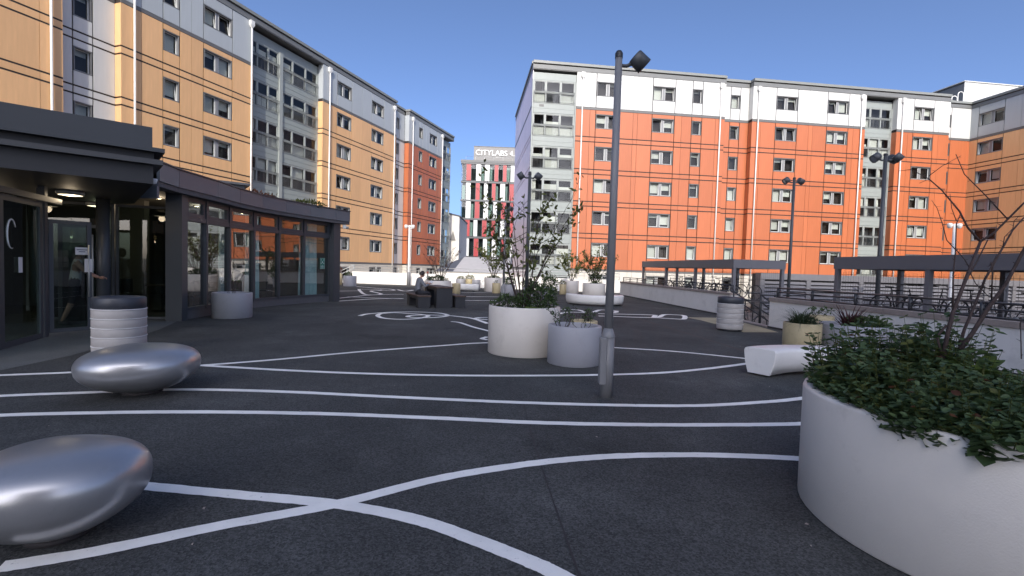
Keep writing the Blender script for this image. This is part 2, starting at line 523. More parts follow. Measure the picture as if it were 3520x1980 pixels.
MARKS = [
[(-2.48,2.33),(-2.12,2.49),(-1.64,2.77),(-1.08,3.06),(-0.5,3.47),(0.08,3.75),(0.57,3.92),(1.08,4.03),(1.78,4.09),(2.46,4.07),(3.06,3.98)],
[(-2.79,3.27),(-2.5,3.23),(-1.76,3.14),(-1.07,3.05),(-0.53,2.89),(-0.16,2.69),(0.13,2.51),(0.29,2.39),(0.44,2.22),(0.5,2.0)],
[(-5.32,4.34),(-4.82,4.56),(-4.02,4.72),(-3.12,4.84),(-1.94,4.9),(-0.72,4.87),(0.25,4.82),(1.29,4.85),(2.12,4.92),(3.05,5.04),(4.03,5.29)],
[(-5.99,4.89),(-5.48,5.18),(-4.7,5.42),(-3.87,5.65),(-2.72,5.69),(-1.29,5.6),(0.09,5.53),(1.24,5.54),(2.19,5.62),(2.98,5.83),(3.7,6.1),(5.19,6.85)],
[(-6.73,5.91),(-6.41,6.06),(-5.74,6.32),(-5.13,6.6),(-4.46,6.97),(-3.63,7.56),(-2.65,8.4),(-1.4,9.28),(-0.44,9.86),(0.95,9.96),(2.09,9.72),(3.24,9.46),(4.37,8.89)],
[(-4.46,6.97),(-2.98,6.8),(-1.57,6.76),(-0.18,6.87),(1.34,7.13),(2.59,7.52),(4.14,8.41),(5.6,9.5)],
[(-4.44,14.21),(-4.39,14.75),(-4.08,15.29),(-3.73,15.64),(-3.23,15.85),(-2.68,15.86),(-2.25,15.64),(-1.99,15.16),(-2.0,14.78),(-2.23,14.41),(-2.5,14.23),(-2.83,14.2),(-3.06,14.36),(-3.05,14.69),(-2.83,14.93),(-2.53,15.02),(-1.95,15.02),(-1.45,14.7),(-1.09,14.31),(-0.63,13.21)],
[(-4.06,15.07),(-3.98,14.45),(-3.7,13.89),(-3.35,13.66),(-2.98,13.69),(-2.66,14.05),(-2.52,14.73),(-2.77,15.14),(-3.23,15.33),(-3.73,15.45),(-4.06,15.07)],
[(-1.09,14.35),(-0.98,14.71),(-0.72,14.85)],
[(-0.99,14.34),(-0.68,14.2)],
[(-1.66,13.44),(-1.4,13.26),(-0.96,12.38),(-0.56,11.74),(-0.31,11.25)],
[(-0.51,10.71),(-0.61,10.41),(-0.48,10.26)],
[(-7.53,20.62),(-7.27,22.04),(-6.95,23.56),(-6.52,24.26),(-6.05,24.82),(-5.57,25.02)],
[(-6.93,19.38),(-6.16,20.89),(-5.49,21.67),(-4.9,22.03)],
[(-7.46,22.05),(-6.14,21.84),(-4.92,21.84)],
[(-9.51,26.05),(-8.97,26.61),(-8.52,27.05)],
[(-9.07,28.81),(-8.35,26.76),(-7.16,23.92),(-6.67,24.8),(-7.85,27.08),(-7.65,28.0),(-7.7,28.65),(-8.29,28.88),(-9.04,28.83)],
[(-10.31,32.01),(-8.6,30.57),(-7.49,29.87),(-6.99,28.85),(-7.18,28.3),(-7.7,28.65)],
[(-6.94,29.5),(-6.18,28.1),(-5.99,29.49)],
[(-2.96,28.44),(-0.69,29.52)],
[(-2.4,24.73),(-0.55,25.36)],
[(-2.16,22.01),(-0.61,22.47)],
[(3.62,17.31),(4.14,17.37),(5.07,17.4),(5.01,16.95),(4.78,16.33)],
[(3.44,16.43),(4.06,16.34),(4.83,16.39),(5.34,16.21),(5.71,16.16),(5.99,16.72),(6.23,17.51),(6.08,17.71),(5.6,17.69),(5.12,16.75),(4.92,16.55)],
[(4.13,18.64),(3.99,18.68),(3.96,18.24),(3.71,17.75)],
[(1.87,18.55),(2.3,18.64),(2.59,18.5),(2.73,17.52)],
[(1.67,16.72),(1.95,17.4),(2.26,17.55),(2.73,17.52)],
[(3.01,17.74),(3.43,18.85),(3.7,18.88)],
[(3.1,17.3),(3.63,17.26)],
[(2.95,16.4),(3.46,16.44)]]

# ------------------------------------------------------------------ ground
LOW = -0.95
g = MB(); g.prism([(-700, -700), (700, -700), (700, 900), (-700, 900)], LOW - 0.3, LOW)
struct(g.build('ground', 'asphalt_low'), 'pale paved ground of the street below the deck')
def wallBx(y): return 7.65 + 0.124 * (14.4 - y)
def wallAx(y): return 7.85 - 0.07 * (y - 18.65)
deck = [(wallBx(-9), -9), (wallBx(14.4), 14.4), (7.62, 14.5), (7.86, 17.5), (wallAx(17.6), 17.6), (wallAx(31.3), 31.3), (8.2, 33.7), (-12.4, 37.4), (-14.2, 37.6), (-15, 24), (-27, 8), (-27, -9)]
struct(MB().prism(deck, LOW - 0.04, 0.0).build('plaza', 'asphalt'), 'dark rubbery asphalt deck of the plaza')

def ribbon(pts, w, z, n=14, closed=False):
    rr = random.Random(int(pts[0][0] * 100))
    P = [Vector((x, y, 0)) for x, y in pts]
    out = []
    for i in range(len(P) - 1):
        p0 = P[max(i - 1, 0)]; p1 = P[i]; p2 = P[i + 1]; p3 = P[min(i + 2, len(P) - 1)]
        for k in range(n):
            t = k / n
            out.append(0.5 * ((2 * p1) + (p2 - p0) * t + (2 * p0 - 5 * p1 + 4 * p2 - p3) * t * t + (3 * p1 - p0 - 3 * p2 + p3) * t ** 3))
    out.append(P[-1])
    vs = []
    for i, p in enumerate(out):
        t = (out[min(i + 1, len(out) - 1)] - out[max(i - 1, 0)]).normalized()
        nrm = Vector((-t.y, t.x, 0))
        vs += [(p + nrm * (w / 2 + rr.gauss(0, .0016)) + Vector((0, 0, z)))[:], (p - nrm * (w / 2 + rr.gauss(0, .0016)) + Vector((0, 0, z)))[:]]
    fs = [(2 * i + 1, 2 * i + 3, 2 * i + 2, 2 * i) for i in range(len(out) - 1)]
    return vs, fs

for i, pts in enumerate(MARKS):
    far = min(p[1] for p in pts)
    w = 0.108 if far < 12 else (0.14 if far < 15 else 0.17)
    vs, fs = ribbon(pts, w, 0.004 + 0.0006 * (i % 7))
    struct(MB().add(vs, fs).build('painted_line', 'paint'), 'white painted line curving over the asphalt')
st = MB().add([(6.04, 16.9, .005), (6.25, 16.0, .005), (6.3, 14.5, .005), (6.25, 13.0, .005), (7.3, 13.2, .005), (7.45, 14.6, .005), (7.5, 17.1, .005)], [(0, 1, 2, 3, 4, 5, 6)])
struct(st.build('tactile_strip', 'tactile'), 'beige tactile paving strip before the steps')
vs, fs = ribbon([(4.02, 17.3), (4.3, 14.5), (4.55, 12), (4.74, 9.8)], 0.10, 0.003)
struct(MB().add(vs, fs).build('worn_line', 'worn'), 'faded brownish ghost of an old line')
struct(MB().add([(-6.6, 4.0, .004), (-6.72, 7.35, .004), (-7.0, 8.6, .004), (-7.49, 10.3, .004), (-8.25, 12.1, .004), (-9.4, 13.2, .004), (-13, 13.4, .004), (-14, 4, .004)], [tuple(range(8))[::-1]]).build('entrance_paving', 'slab'), 'grey paving under the entrance canopy')

for pts in ([(0.0, 6.9), (0.02, 6.1), (0.16, 5.6), (0.20, 4.8)], [(-7.0, 11.2), (-2.0, 11.6), (2.6, 11.4), (6.6, 11.9)], [(0.2, 4.8), (0.3, 3.4), (0.42, 2.0)]):
    vs, fs = ribbon(pts, 0.011, 0.003, 30)
    struct(MB().add(vs, fs).build('surface_seam', 'kerbdark'), 'thin dark seam in the asphalt')

# a few scraps of litter on the asphalt: dry leaves and crumbs
lm = MB()
rl = random.Random(3)
for k in range(70):
    x, y = rl.uniform(-5, 6), rl.uniform(2.2, 14)
    a = rl.uniform(0, 6.28); s = rl.uniform(0.006, 0.018)
    c, n_ = math.cos(a), math.sin(a)
    lm.add([(x + c * s, y + n_ * s, .006), (x - n_ * s * .5, y + c * s * .5, .012), (x - c * s, y - n_ * s, .007), (x + n_ * s * .5, y - c * s * .5, .006)], [(0, 1, 2, 3)])
lo = lm.build('leaf_litter', 'worn'); lo['kind'] = 'stuff'; lo['label'] = 'tiny dry leaf crumbs scattered on the asphalt'; lo.data.materials[0] = M['coping']

# ------------------------------------------------------------------ panel-clad apartment blocks
PITCHZ = 2.74
ZC = [(1.64, 4.235), (4.325, 4.645), (4.735, 6.975), (7.065, 7.385), (7.475, 9.715), (9.805, 10.125), (10.215, 12.455), (12.545, 12.865), (12.955, 15.18)]
HEADS = [17.6 - PITCHZ * k for k in range(6)] + [1.16]
WINH = 1.2
rw = random.Random(11)

def win_meshes(kind, w, h):
    key = ('win', kind, round(w, 2), round(h, 2))
    if key in _cache:
        return _cache[key]
    fr = ring(MB(), 0, w, 0, h, 0.045, 0.004, 0.24).mesh('frame', 'winframe')
    if kind == 'double':
        lw = (w - 0.09 - 0.20) / 2
    else:
        lw = w - 0.09
    sh = ring(MB(), 0, lw, 0, h - 0.09, 0.055, 0.0, 0.05).mesh('sash', 'sash')
    pn = MB().box(0.05, lw - 0.05, 0.02, 0.03, 0.05, h - 0.14).mesh('pane', 'glass')
    mu = MB().box(0, 0.20, 0, 0.08, 0, h - 0.09).mesh('mullion', 'mullion')
    _cache[key] = (fr, sh, pn, mu, lw)
    return _cache[key]

def window(root, kind, x, y, z, w, h):
    fr, sh, pn, mu, lw = win_meshes(kind, w, h)
    wo = put('window', fr, root, (x, y, z))
    xs = [0.045] if kind != 'double' else [0.045, 0.045 + lw + 0.20]
    if kind == 'double':
        put('mullion', mu, wo, (0.045 + lw, 0.13, 0.045))
    for xx in xs:
        tilt = rw.random() < 0.38 and kind != 'slim'
        rx = R(-9) if tilt else 0
        if tilt:
            ring_key = ('outer', round(lw, 2), round(h, 2))
            if ring_key not in _cache:
                _cache[ring_key] = ring(MB(), 0, lw, 0, h - 0.09, 0.03, 0, 0.04).mesh('outer_frame', 'sash')
            put('outer_frame', _cache[ring_key], wo, (xx, 0.12, 0.046))
        put('sash', sh, wo, (xx, 0.165, 0.047), rot=(rx, 0, 0))
        put('pane', pn, wo, (xx, 0.165, 0.047), rot=(rx, 0, 0))
        r = rw.random()
        if r < 0.72:
            bh = (h - 0.12) * rw.choice([0.18, 0.25, 0.55, 0.8, 1.0, 1.0])
            put('blind', boxmesh(lw - 0.04, 0.012, bh, 'blind'), wo, (xx + 0.02, 0.385, 0.05 + h - 0.1 - bh))
    return wo

def bay(root, u0, u1, d, top, sub):
    """storey-high glazed bay: three lights over three lower lights, with a rail in front"""
    w = u1 - u0
    edges = [0, w * 0.29, w * 0.65, w]
    for k in range(7):
        zb = 15.5 - PITCHZ * k
        if zb < -1.3:
            break
        key = ('bay', round(w, 2))
        if key not in _cache:
            f = MB()
            ring(f, 0, w, 0, 1.92, 0.08, 0.0, 0.12)
            for e in edges[1:-1]:
                f.box(e - 0.05, e + 0.05, 0.0, 0.12, 0.08, 1.84)
            for a, b in zip(edges[:-1], edges[1:]):
                f.box(a + 0.05 + (0.03 if a == 0 else 0), b - 0.05 - (0.03 if b == w else 0), 0.003, 0.117, 0.86, 0.96)
                a2 = a + 0.06 + (0.02 if a == 0 else 0); b2 = b - 0.06 - (0.02 if b == w else 0)
                ring(f, a2 - 0.01, b2 + 0.01, 0.96, 1.84, 0.05, 0.03, 0.09)
            fm = f.mesh('bay_frame', 'bayframe')
            rl_ = MB()
            rl_.tube([(0.02, -0.10, 0.98), (w - 0.02, -0.10, 0.98)], 0.022, 6)
            rl_.tube([(0.02, -0.10, 0.90), (w - 0.02, -0.10, 0.90)], 0.012, 6)
            rl_.tube([(0.02, -0.10, 0.10), (w - 0.02, -0.10, 0.10)], 0.014, 6)
            nb = int(w / 0.12)
            for q in range(nb + 1):
                xx = 0.02 + (w - 0.04) * q / nb
                rl_.tube([(xx, -0.10, 0.10), (xx, -0.10, 0.90)], 0.0065 if q % 9 else 0.02, 4, caps=False)
            rm = rl_.mesh('railing', 'railsteel')
            pm = []
            for a, b in zip(edges[:-1], edges[1:]):
                a2 = a + 0.10; b2 = b - 0.10
                pm.append(MB().box(a2, b2, 0.05, 0.06, 1.0, 1.8).mesh('pane', 'glass'))
                pm.append(MB().box(a + 0.06, b - 0.06, 0.05, 0.06, 0.08, 0.86).mesh('pane', 'glass'))
            _cache[key] = (fm, rm, pm)
        fm, rm, pm = _cache[key]
        wo = put('bay_window', fm, root, (u0, d, zb))
        for p in pm:
            put('pane', p, wo)
        put('railing', rm, wo)
        for a, b in zip(edges[:-1], edges[1:]):
            r = rw.random()
            if r < 0.35:
                put('blind', boxmesh(b - a - 0.14, 0.012, rw.choice([0.3, 0.5, 0.8]), 'blind'), wo, (a + 0.07, 0.20, 1.0))
            elif r < 0.6:
                put('curtain', boxmesh((b - a) * 0.35, 0.03, 1.75, 'blind'), wo, (a + 0.08, 0.22, 0.1))
            if rw.random() < 0.35:
                put('blind', boxmesh(b - a - 0.14, 0.012, 0.72, 'blind'), wo, (a + 0.07, 0.15, 0.12))
        put('spandrel', boxmesh(w, 0.09, 0.40, 'spandrel'), root, (u0, d - 0.01, zb - 0.42))
        put('spandrel', boxmesh(w, 0.09, 0.36, 'spandrel'), root, (u0, d + 0.0, zb - 0.79))

def panel(root, a, b, y, z0, z1, m, thin=0.0):
    if b - a < 0.05 or z1 - z0 < 0.04:
        return
    put('panel', boxmesh(b - a, 0.05, z1 - z0, m), root, (a, y + rw.uniform(0, 0.007), z0))

def block(name, label, p0, az, segs, deep=12.0, cat='building', top='white'):
    root = empty(name, (p0[0], p0[1], 0), R(90 - az), label, cat)
    for i, s in enumerate(segs):
        u0, u1, d = s['u'][0], s['u'][1], s.get('d', 0.0)
        col = s.get('col', 'tan')
        rd = s.get('roofd', d)
        # core with dark interior behind the cladding, roof and its edge
        c0 = s.get('core0', 0.0)
        put('wall', MB().box(u0 + c0, u1, d + 0.62, deep, LOW - 0.02, 18.30).mesh('wall', 'room'), root)
        put('fascia', boxmesh(u1 - u0, 0.5, 0.34, 'fascia'), root, (u0, rd - 0.03, 18.31))
        put('roof_gap', boxmesh(u1 - u0, 0.4, 0.08, 'backing'), root, (u0, rd + 0.05, 18.652))
        put('roof', MB().box(u0, u1, rd - 0.12, deep if not c0 else 1.0, 18.735, 18.95).mesh('roof', 'cap'), root)
        if s['kind'] == 'bay':
            n = s.get('sub', 1)
            put('soffit', boxmesh(u1 - u0, d + 0.6, 0.05, 'strip'), root, (u0, 0.0, 18.25))
            put('lintel', boxmesh(u1 - u0, 0.2, 0.6, 'spandrel'), root, (u0, d + 0.06, 17.46))
            if n == 1:
                bay(root, u0 + 0.12, u1 - 0.12, d, 0, 1)
            else:
                mid = s['mid']
                bay(root, u0 + 0.08, mid - 0.16, d, 0, 1)
                bay(root, mid + 0.16, u1 - 0.08, d, 0, 1)
                put('post', MB().box(mid - 0.155, mid + 0.155, d - 0.12, d + 0.2, LOW, 17.45).mesh('post', 'bayframe'), root)
            for q in (u0, u1 - 0.10):
                put('post', MB().box(q + 0.001, q + 0.099, d - 0.02, d + 0.2, LOW, 17.45).mesh('post', 'bayframe'), root)
        else:
            wins = s.get('win', [])
            edges = sorted(set([u0, u1] + [e for c in wins for e in c[:2]] + list(s.get('j', []))))
            for a, b in zip(edges[:-1], edges[1:]):
                wk = None
                for c in wins:
                    if abs(c[0] - a) < 1e-6:
                        wk = c[2]
                ga = 0.022 if a in s.get('j', []) and not any(abs(a - e) < 1e-6 for c in wins for e in c[:2]) else 0.06
                gb = 0.022 if b in s.get('j', []) and not any(abs(b - e) < 1e-6 for c in wins for e in c[:2]) else 0.06
                if abs(a - u0) < 1e-6: ga = 0.0
                if abs(b - u1) < 1e-6: gb = 0.0
                pa, pb = a + ga / 2, b - gb / 2
                zones = [(LOW, 1.45, 'render')] + [(z0, z1, col) for z0, z1 in ZC] + [(15.43, 18.29, top)]
                for (z0, z1, m) in zones:
                    if wk:
                        hit = [h for h in HEADS if h <= z1 + 0.02 and h - WINH >= z0 - 0.02]
                        if hit:
                            h = hit[0]; s0 = h - WINH
                            panel(root, pa, pb, d, z0, s0 - 0.02, m)
                            panel(root, pa, pb, d, h + 0.02, z1, m)
                            window(root, wk, pa + 0.012, d, s0, pb - pa - 0.024, WINH)
                            continue
                    panel(root, pa, pb, d, z0, z1, m)
            put('strip', boxmesh(u1 - u0, 0.06, 0.20, 'strip'), root, (u0, d - 0.012, 15.205))
            put('strip', boxmesh(u1 - u0, 0.06, 0.15, 'strip'), root, (u0, d - 0.012, 1.47))
            put('membrane', MB().box(u0, u1, d + 0.56, d + 0.60, LOW, 18.3).mesh('membrane', 'backing'), root)
            # dark rails that show in the horizontal joints
            for zz in (4.28, 4.69, 7.02, 7.43, 9.76, 10.17, 12.50, 12.91):
                put('band', boxmesh(u1 - u0, 0.03, 0.088, 'backing'), root, (u0, d + 0.016, zz - 0.044))
        for pu in s.get('pipes', []):
            pm = MB().tube([(0, 0, 0), (0, 0, 17.85 - LOW)], 0.055, 10)
            po = pm.build('downpipe', 'pipe', root, (pu, d - 0.11, LOW))
            MB().add([(-.16, -.10, 18.25), (.16, -.10, 18.25), (.16, .10, 18.25), (-.16, .10, 18.25), (-.16, -.10, 17.95), (.16, -.10, 17.95), (.16, .10, 17.95), (-.16, .10, 17.95), (-.08, -.07, 17.8), (.08, -.07, 17.8), (.08, .07, 17.8), (-.08, .07, 17.8)],
                     [(0, 1, 2, 3), (0, 4, 5, 1), (1, 5, 6, 2), (2, 6, 7, 3), (3, 7, 4, 0), (4, 8, 9, 5), (5, 9, 10, 6), (6, 10, 11, 7), (7, 11, 8, 4)]).build('hopper', 'pipe', po, (0, 0, -LOW))
        # returns where a neighbour is set back
        if i + 1 < len(segs):
            t = segs[i + 1]
            d2 = t.get('d', 0.0)
            if abs(d2 - d) > 0.02:
                lo_, hi = min(d, d2), max(d, d2)
                fc = col if d < d2 else t.get('col', 'tan')
                if s['kind'] == 'bay': fc = t.get('col', 'tan')
                if t['kind'] == 'bay': fc = col
                for (z0, z1, m) in [(LOW, 1.45, 'render')] + [(z0, z1, fc) for z0, z1 in ZC] + [(15.43, 18.29, top)]:
                    mb = boxmesh(0.05, hi - lo_ - 0.06, z1 - z0, m)
                    x = u1 - 0.05 if d < d2 else u1
                    put('return_panel', mb, root, (x, lo_ + 0.056, z0))
                put('return_backing', MB().box(u1 - 0.08 if d < d2 else u1 + 0.055, u1 - 0.055 if d < d2 else u1 + 0.08, lo_ + 0.06, hi + 0.6, LOW, 18.3).mesh('b', 'backing'), root)
    return root

W2 = 'double'
left_block = block('apartment_building', 'long tan and terracotta panel apartment block on the left, pale grey top storey', (-18.9, 34.6), 18.3, [
    dict(kind='p', u=(-24.0, -10.9), col='tan', win=[(-15.35, -13.3, W2), (-20.4, -18.4, W2)], j=[-16.9, -11.82], pipes=[-11.42]),
    dict(kind='p', u=(-10.9, -8.25), col='white', d=0.5, win=[(-10.2, -9.3, 'single')]),
    dict(kind='p', u=(-8.25, 0.42), col='tan', win=[(-5.97, -4.95, 'single'), (-3.40, -1.27, W2)], j=[-7.2, -4.2], pipes=[-7.62, 0.2]),
    dict(kind='bay', u=(0.42, 7.66), col='tan', d=0.52, roofd=0.0, sub=2, mid=3.47),
    dict(kind='p', u=(7.66, 19.15), col='tan', win=[(9.5, 11.55, W2), (14.68, 16.8, W2)], j=[13.1, 18.1], pipes=[8.4, 18.66]),
    dict(kind='p', u=(19.15, 21.8), col='white', d=0.6, win=[(19.75, 20.7, 'single')]),
    dict(kind='p', u=(21.8, 30.2), col='orange', win=[(24.05, 24.95, 'single'), (26.62, 28.6, W2)], j=[25.8, 29.3], pipes=[22.5, 29.92]),
    dict(kind='bay', u=(30.2, 33.4), col='orange', d=0.45, roofd=0.0),
], top='greytop')
right_block = block('apartment_building', 'orange panel apartment block with white top storey facing the plaza', (5.5, 42.0), 82.92, [
    dict(kind='bay', u=(-4.3, -0.5), col='orange', d=0.12, roofd=0.0, core0=0.9),
    dict(kind='p', u=(-0.5, 12.95), col='orange', win=[(1.22, 3.3, W2), (6.25, 8.3, W2), (9.88, 10.82, 'single')], j=[0.72, 4.55, 4.95, 8.95, 12.1], pipes=[0.0, 12.48]),
    dict(kind='p', u=(12.95, 15.55), col='orange', d=0.6, win=[(13.8, 14.72, 'single')]),
    dict(kind='p', u=(15.55, 26.68), col='orange', win=[(17.8, 19.9, W2), (22.83, 24.97, W2)], j=[16.4, 21.05, 21.45, 25.5], pipes=[16.05, 26.2]),
    dict(kind='bay', u=(26.68, 29.92), col='orange', d=0.56, roofd=0.0),
    dict(kind='p', u=(29.92, 35.42), col='orange', win=[(31.63, 33.74, W2)], j=[31.1, 34.3], pipes=[30.4]),
    dict(kind='p', u=(35.42, 40.5), col='orange', d=1.3, win=[(36.72, 37.06, 'slim')]),
])
far_block = block('apartment_building', 'tan panel apartment block at the right edge, side-on beyond the shelters', (44.5, 46.0), 172.92, [
    dict(kind='p', u=(-3.0, 30), col='tan', win=[(-1.42, 0.8, W2), (5.0, 7.1, W2), (9.6, 10.5, 'single'), (14, 16.1, W2), (19, 21.1, W2), (25, 27.1, W2)], j=[2.15, 2.6, 8.4, 12, 18, 23], pipes=[-2.35, 12.6, 24.0]),
], deep=12, top='greytop')
# gable end of the orange block, clad in pale glossy strips
ang = R(5.3)
ga = empty('gable', (1.235, 41.47 + 0.10, 0), R(90 + 5.3)); ga.parent = None
gm = right_block.matrix_basis.inverted()
bpy.context.view_layer.update()
side = put('gable_wall', MB().box(1.0, 15.0, -2.5, -0.12, LOW, 18.3).mesh('gable', 'room'), right_block)
T = right_block.matrix_world.inverted() @ Matrix.Translation((1.235, 41.60, 0)) @ Matrix.Rotation(R(90 + 5.3), 4, 'Z')
bpy.data.objects.remove(ga)
side.matrix_basis = T
zc2 = [(LOW, 1.45)] + ZC + [(15.43, 18.29)]
for k in range(21):
    for z0, z1 in zc2:
        o = put('gable_panel', boxmesh(0.66, 0.05, z1 - z0, 'gloss'), right_block)
        o.matrix_basis = T @ Matrix.Translation((0.02 + k * 0.70, -0.05, z0))
for nm, z0, z1, y1, m in (('fascia', 18.31, 18.65, 0.02, 'fascia'), ('roof', 18.735, 18.95, 0.10, 'cap'), ('strip', 15.2, 15.4, 0.011, 'strip'), ('strip', 1.47, 1.62, 0.011, 'strip')):
    o = put(nm, MB().box(0, 14.9, -1.0 if nm != 'roof' else -4.0, y1, z0, z1).mesh(nm, m), right_block)
    o.matrix_basis = T
# plant room and ladder hoops on the roof at the far corner
pr = empty('roof_plant_room', (46.9, 52.0, 18.95), R(90 - 82.92), 'white metal-clad plant room on the roof behind the orange block', 'plant room')
for k in range(9):
    put('wall_panel', boxmesh(1.38, 0.06, 3.5, 'white'), pr, (k * 1.4, 0, 0.0))
put('wall', MB().box(0.02, 12.5, 0.07, 6, 0, 3.45).mesh('w', 'strip'), pr)
put('side_wall', MB().box(-0.05, 0.0, 0.0, 6, 0, 3.3).mesh('w', 'fascia'), pr)
put('roof', MB().box(-0.15, 12.7, -0.1, 6.2, 3.51, 3.6).mesh('w', 'white'), pr)
rlad = empty('roof_ladder', (44.4, 50.6, 18.95), 0, 'pair of white ladder hoops standing on the roof edge', 'ladder')
for dx, hh in ((0, 1.5), (0.62, 1.95)):
    pts = [(dx, 0, 0)] + [(dx, 0, hh - 0.3)] + [(dx + 0.28 - 0.28 * math.cos(t), 0, hh - 0.3 + 0.28 * math.sin(t)) for t in [0.4 * q for q in range(1, 8)]] + [(dx + 0.56, 0, hh - 0.35), (dx + 0.56, 0, 0)]
    MB().tube(pts, 0.045, 6).build('hoop', 'pipe', rlad)
lampw = empty('wall_lamp', (19.9, 43.55, 1.55), R(7), 'round white lamp on the orange block above the bicycles', 'wall lamp')
MB().lathe([(0.0, 0.12), (0.16, 0.10), (0.20, 0.0), (0.0, 0.0)], 16).build('dish', 'signwhite', lampw, (0, 0, 0), rot=(R(90), 0, 0))
MB().box(-.03, .03, 0, .2, -.03, .03).build('bracket', 'black', lampw)

# ------------------------------------------------------------------ office building with the roof sign
off = empty('office_building', (-11.77, 106, 0), R(2.0), 'distant office block in red, white and glass panels with rooftop lettering', 'building')
WO = 24.0
put('core', MB().box(0.3, WO, 1.2, 18, LOW, 23.6).mesh('core', 'room'), off)
floors = [(19.67 + 0.15, 23.6), (15.68 + .1, 20.05), (11.68, 16.0), (7.67, 12.0), (3.6, 8.1)]
fz = [(20.1, 23.65), (16.0, 19.65), (12.0, 15.65), (8.1, 11.65), (3.75, 7.65)]
pats = ["grgwgwgrgrgwgrgwgrgw", "gwgrgwgrgwgrgwgrgwgr", "gwgrgwgwgrgrgwgrgwgr", "grgwgrgrgwgrgwgrgwgw", "gwgrgwgwgrgwgrgwgrgw"]
ro = random.Random(5)
for fi, ((z0, z1), pt) in enumerate(zip(fz, pats)):
    put('floor_band', boxmesh(WO, 0.5, 0.34, 'citydark'), off, (0, -0.12, z1 + 0.005))
    x = 0.15
    for c in pt:
        wd = ro.uniform(0.85, 1.15) if c == 'g' else ro.uniform(0.75, 1.05)
        if x + wd > WO: break
        if c == 'g':
            po = put('window', ring(MB(), 0, wd, 0, z1 - z0, 0.07, 0.05, 0.25).mesh('window', 'citydark'), off, (x, 0, z0))
            put('pane', boxmesh(wd - 0.14, 0.02, z1 - z0 - 0.14, 'cityglass'), po, (0.07, 0.15, 0.07))
            if ro.random() < 0.5:
                put('blind', boxmesh((wd - 0.2) * ro.uniform(.3, .9), 0.03, z1 - z0 - 0.6, 'blind'), po, (0.1, 0.6, 0.1))
        else:
            put('panel', boxmesh(wd, 0.22, z1 - z0 - 0.02, 'cityred' if c == 'r' else 'citywhite'), off, (x, 0.0, z0 + 0.01))
        x += wd
put('base', boxmesh(WO, 1.0, 4.6, 'citydark'), off, (0, 0.2, LOW))
put('parapet', boxmesh(WO, 0.6, 0.5, 'citydark'), off, (-0.1, -0.2, 24.0))
put('roof', MB().box(0, WO, 0.4, 18, 23.62, 24.1).mesh('roof', 'citydark'), off)
put('sign_box', boxmesh(14.0, 6.0, 3.8, 'citygrey'), off, (2.57, 2.0, 24.1))
put('sign_box_rim', boxmesh(14.1, 0.2, 0.12, 'citydark'), off, (2.52, 1.93, 27.9))
tm = text_mesh('CITYLABS 4.0', 1.62, 0.06)
tm.materials.clear(); tm.materials.append(M['signwhite'])
put('lettering', tm, off, (2.95, 1.86, 26.05), rot=(R(90), 0, 0))
rg = MB()
rg.tube([(1.0, 0.1, 25.3), (15, 0.1, 25.3)], 0.03, 5)
for k in range(8): rg.tube([(1.0 + 2 * k, 0.1, 24.4), (1.0 + 2 * k, 0.1, 25.3)], 0.03, 5)
rg.build('roof_railing', 'galv', off)

whb = empty('white_building', (-9.6, 70, 0), 0, 'narrow white gable wall between the tan block and the offices', 'building')
MB().add([(0, 0, LOW), (1.75, 0.3, LOW), (1.75, 0.3, 8.6), (0, 0, 9.0), (0, 12, LOW), (1.75, 12, LOW), (1.75, 12, 8.6), (0, 12, 9.0)], [(0, 1, 2, 3), (1, 5, 6, 2), (3, 2, 6, 7), (4, 0, 3, 7), (5, 4, 7, 6)]).build('wall', 'wallwhite', whb)
MB().add([(-0.1, -0.1, 9.02), (1.85, 0.2, 8.62), (1.85, 12.1, 8.62), (-0.1, 12.1, 9.02), (-0.1, -0.1, 9.2), (1.85, 0.2, 8.8), (1.85, 12.1, 8.8), (-0.1, 12.1, 9.2)], [(3, 2, 1, 0), (4, 5, 6, 7), (0, 1, 5, 4), (1, 2, 6, 5), (2, 3, 7, 6), (3, 0, 4, 7)]).build('roof', 'slate', whb)
MB().add([(0.5, -0.02, 5.2), (1.3, 0.12, 5.2), (0.9, 0.05, 6.6)], [(0, 1, 2)]).build('vent', 'citygrey', whb)

hip = empty('low_roofed_building', (-9.4, 58, 0), 0, 'low building with grey hipped roof beyond the far wall', 'building')
MB().box(0.3, 16, 0.3, 9, LOW, 0.95).build('wall', 'wallwhite', hip)
MB().add([(0, 0, 0.85), (2.3, 0, 0.9), (2.3, 0.0, 0.96), (0.9, 5, 1.75), (3.1, 5, 2.75), (0, 0, 0.9)], [(0, 1, 4, 3)]).build('roof_slope_dark', 'slate', hip)
MB().add([(2.3, 0, 0.9), (16.5, 0, 0.9), (16.5, 5, 2.75), (3.1, 5, 2.75)], [(0, 1, 2, 3)]).build('roof_slope_pale', 'paleroof', hip)
MB().add([(0.9, 5, 1.75), (3.1, 5, 2.75), (16.5, 5, 2.75), (16.5, 10, 0.9), (0, 10, 0.9)], [(0, 1, 2, 3, 4)]).build('roof_slope_back', 'paleroof', hip)
MB().add([(0, 0, 0.85), (0.9, 5, 1.75), (0, 10, 0.9)], [(0, 1, 2)]).build('roof_end', 'slate', hip)

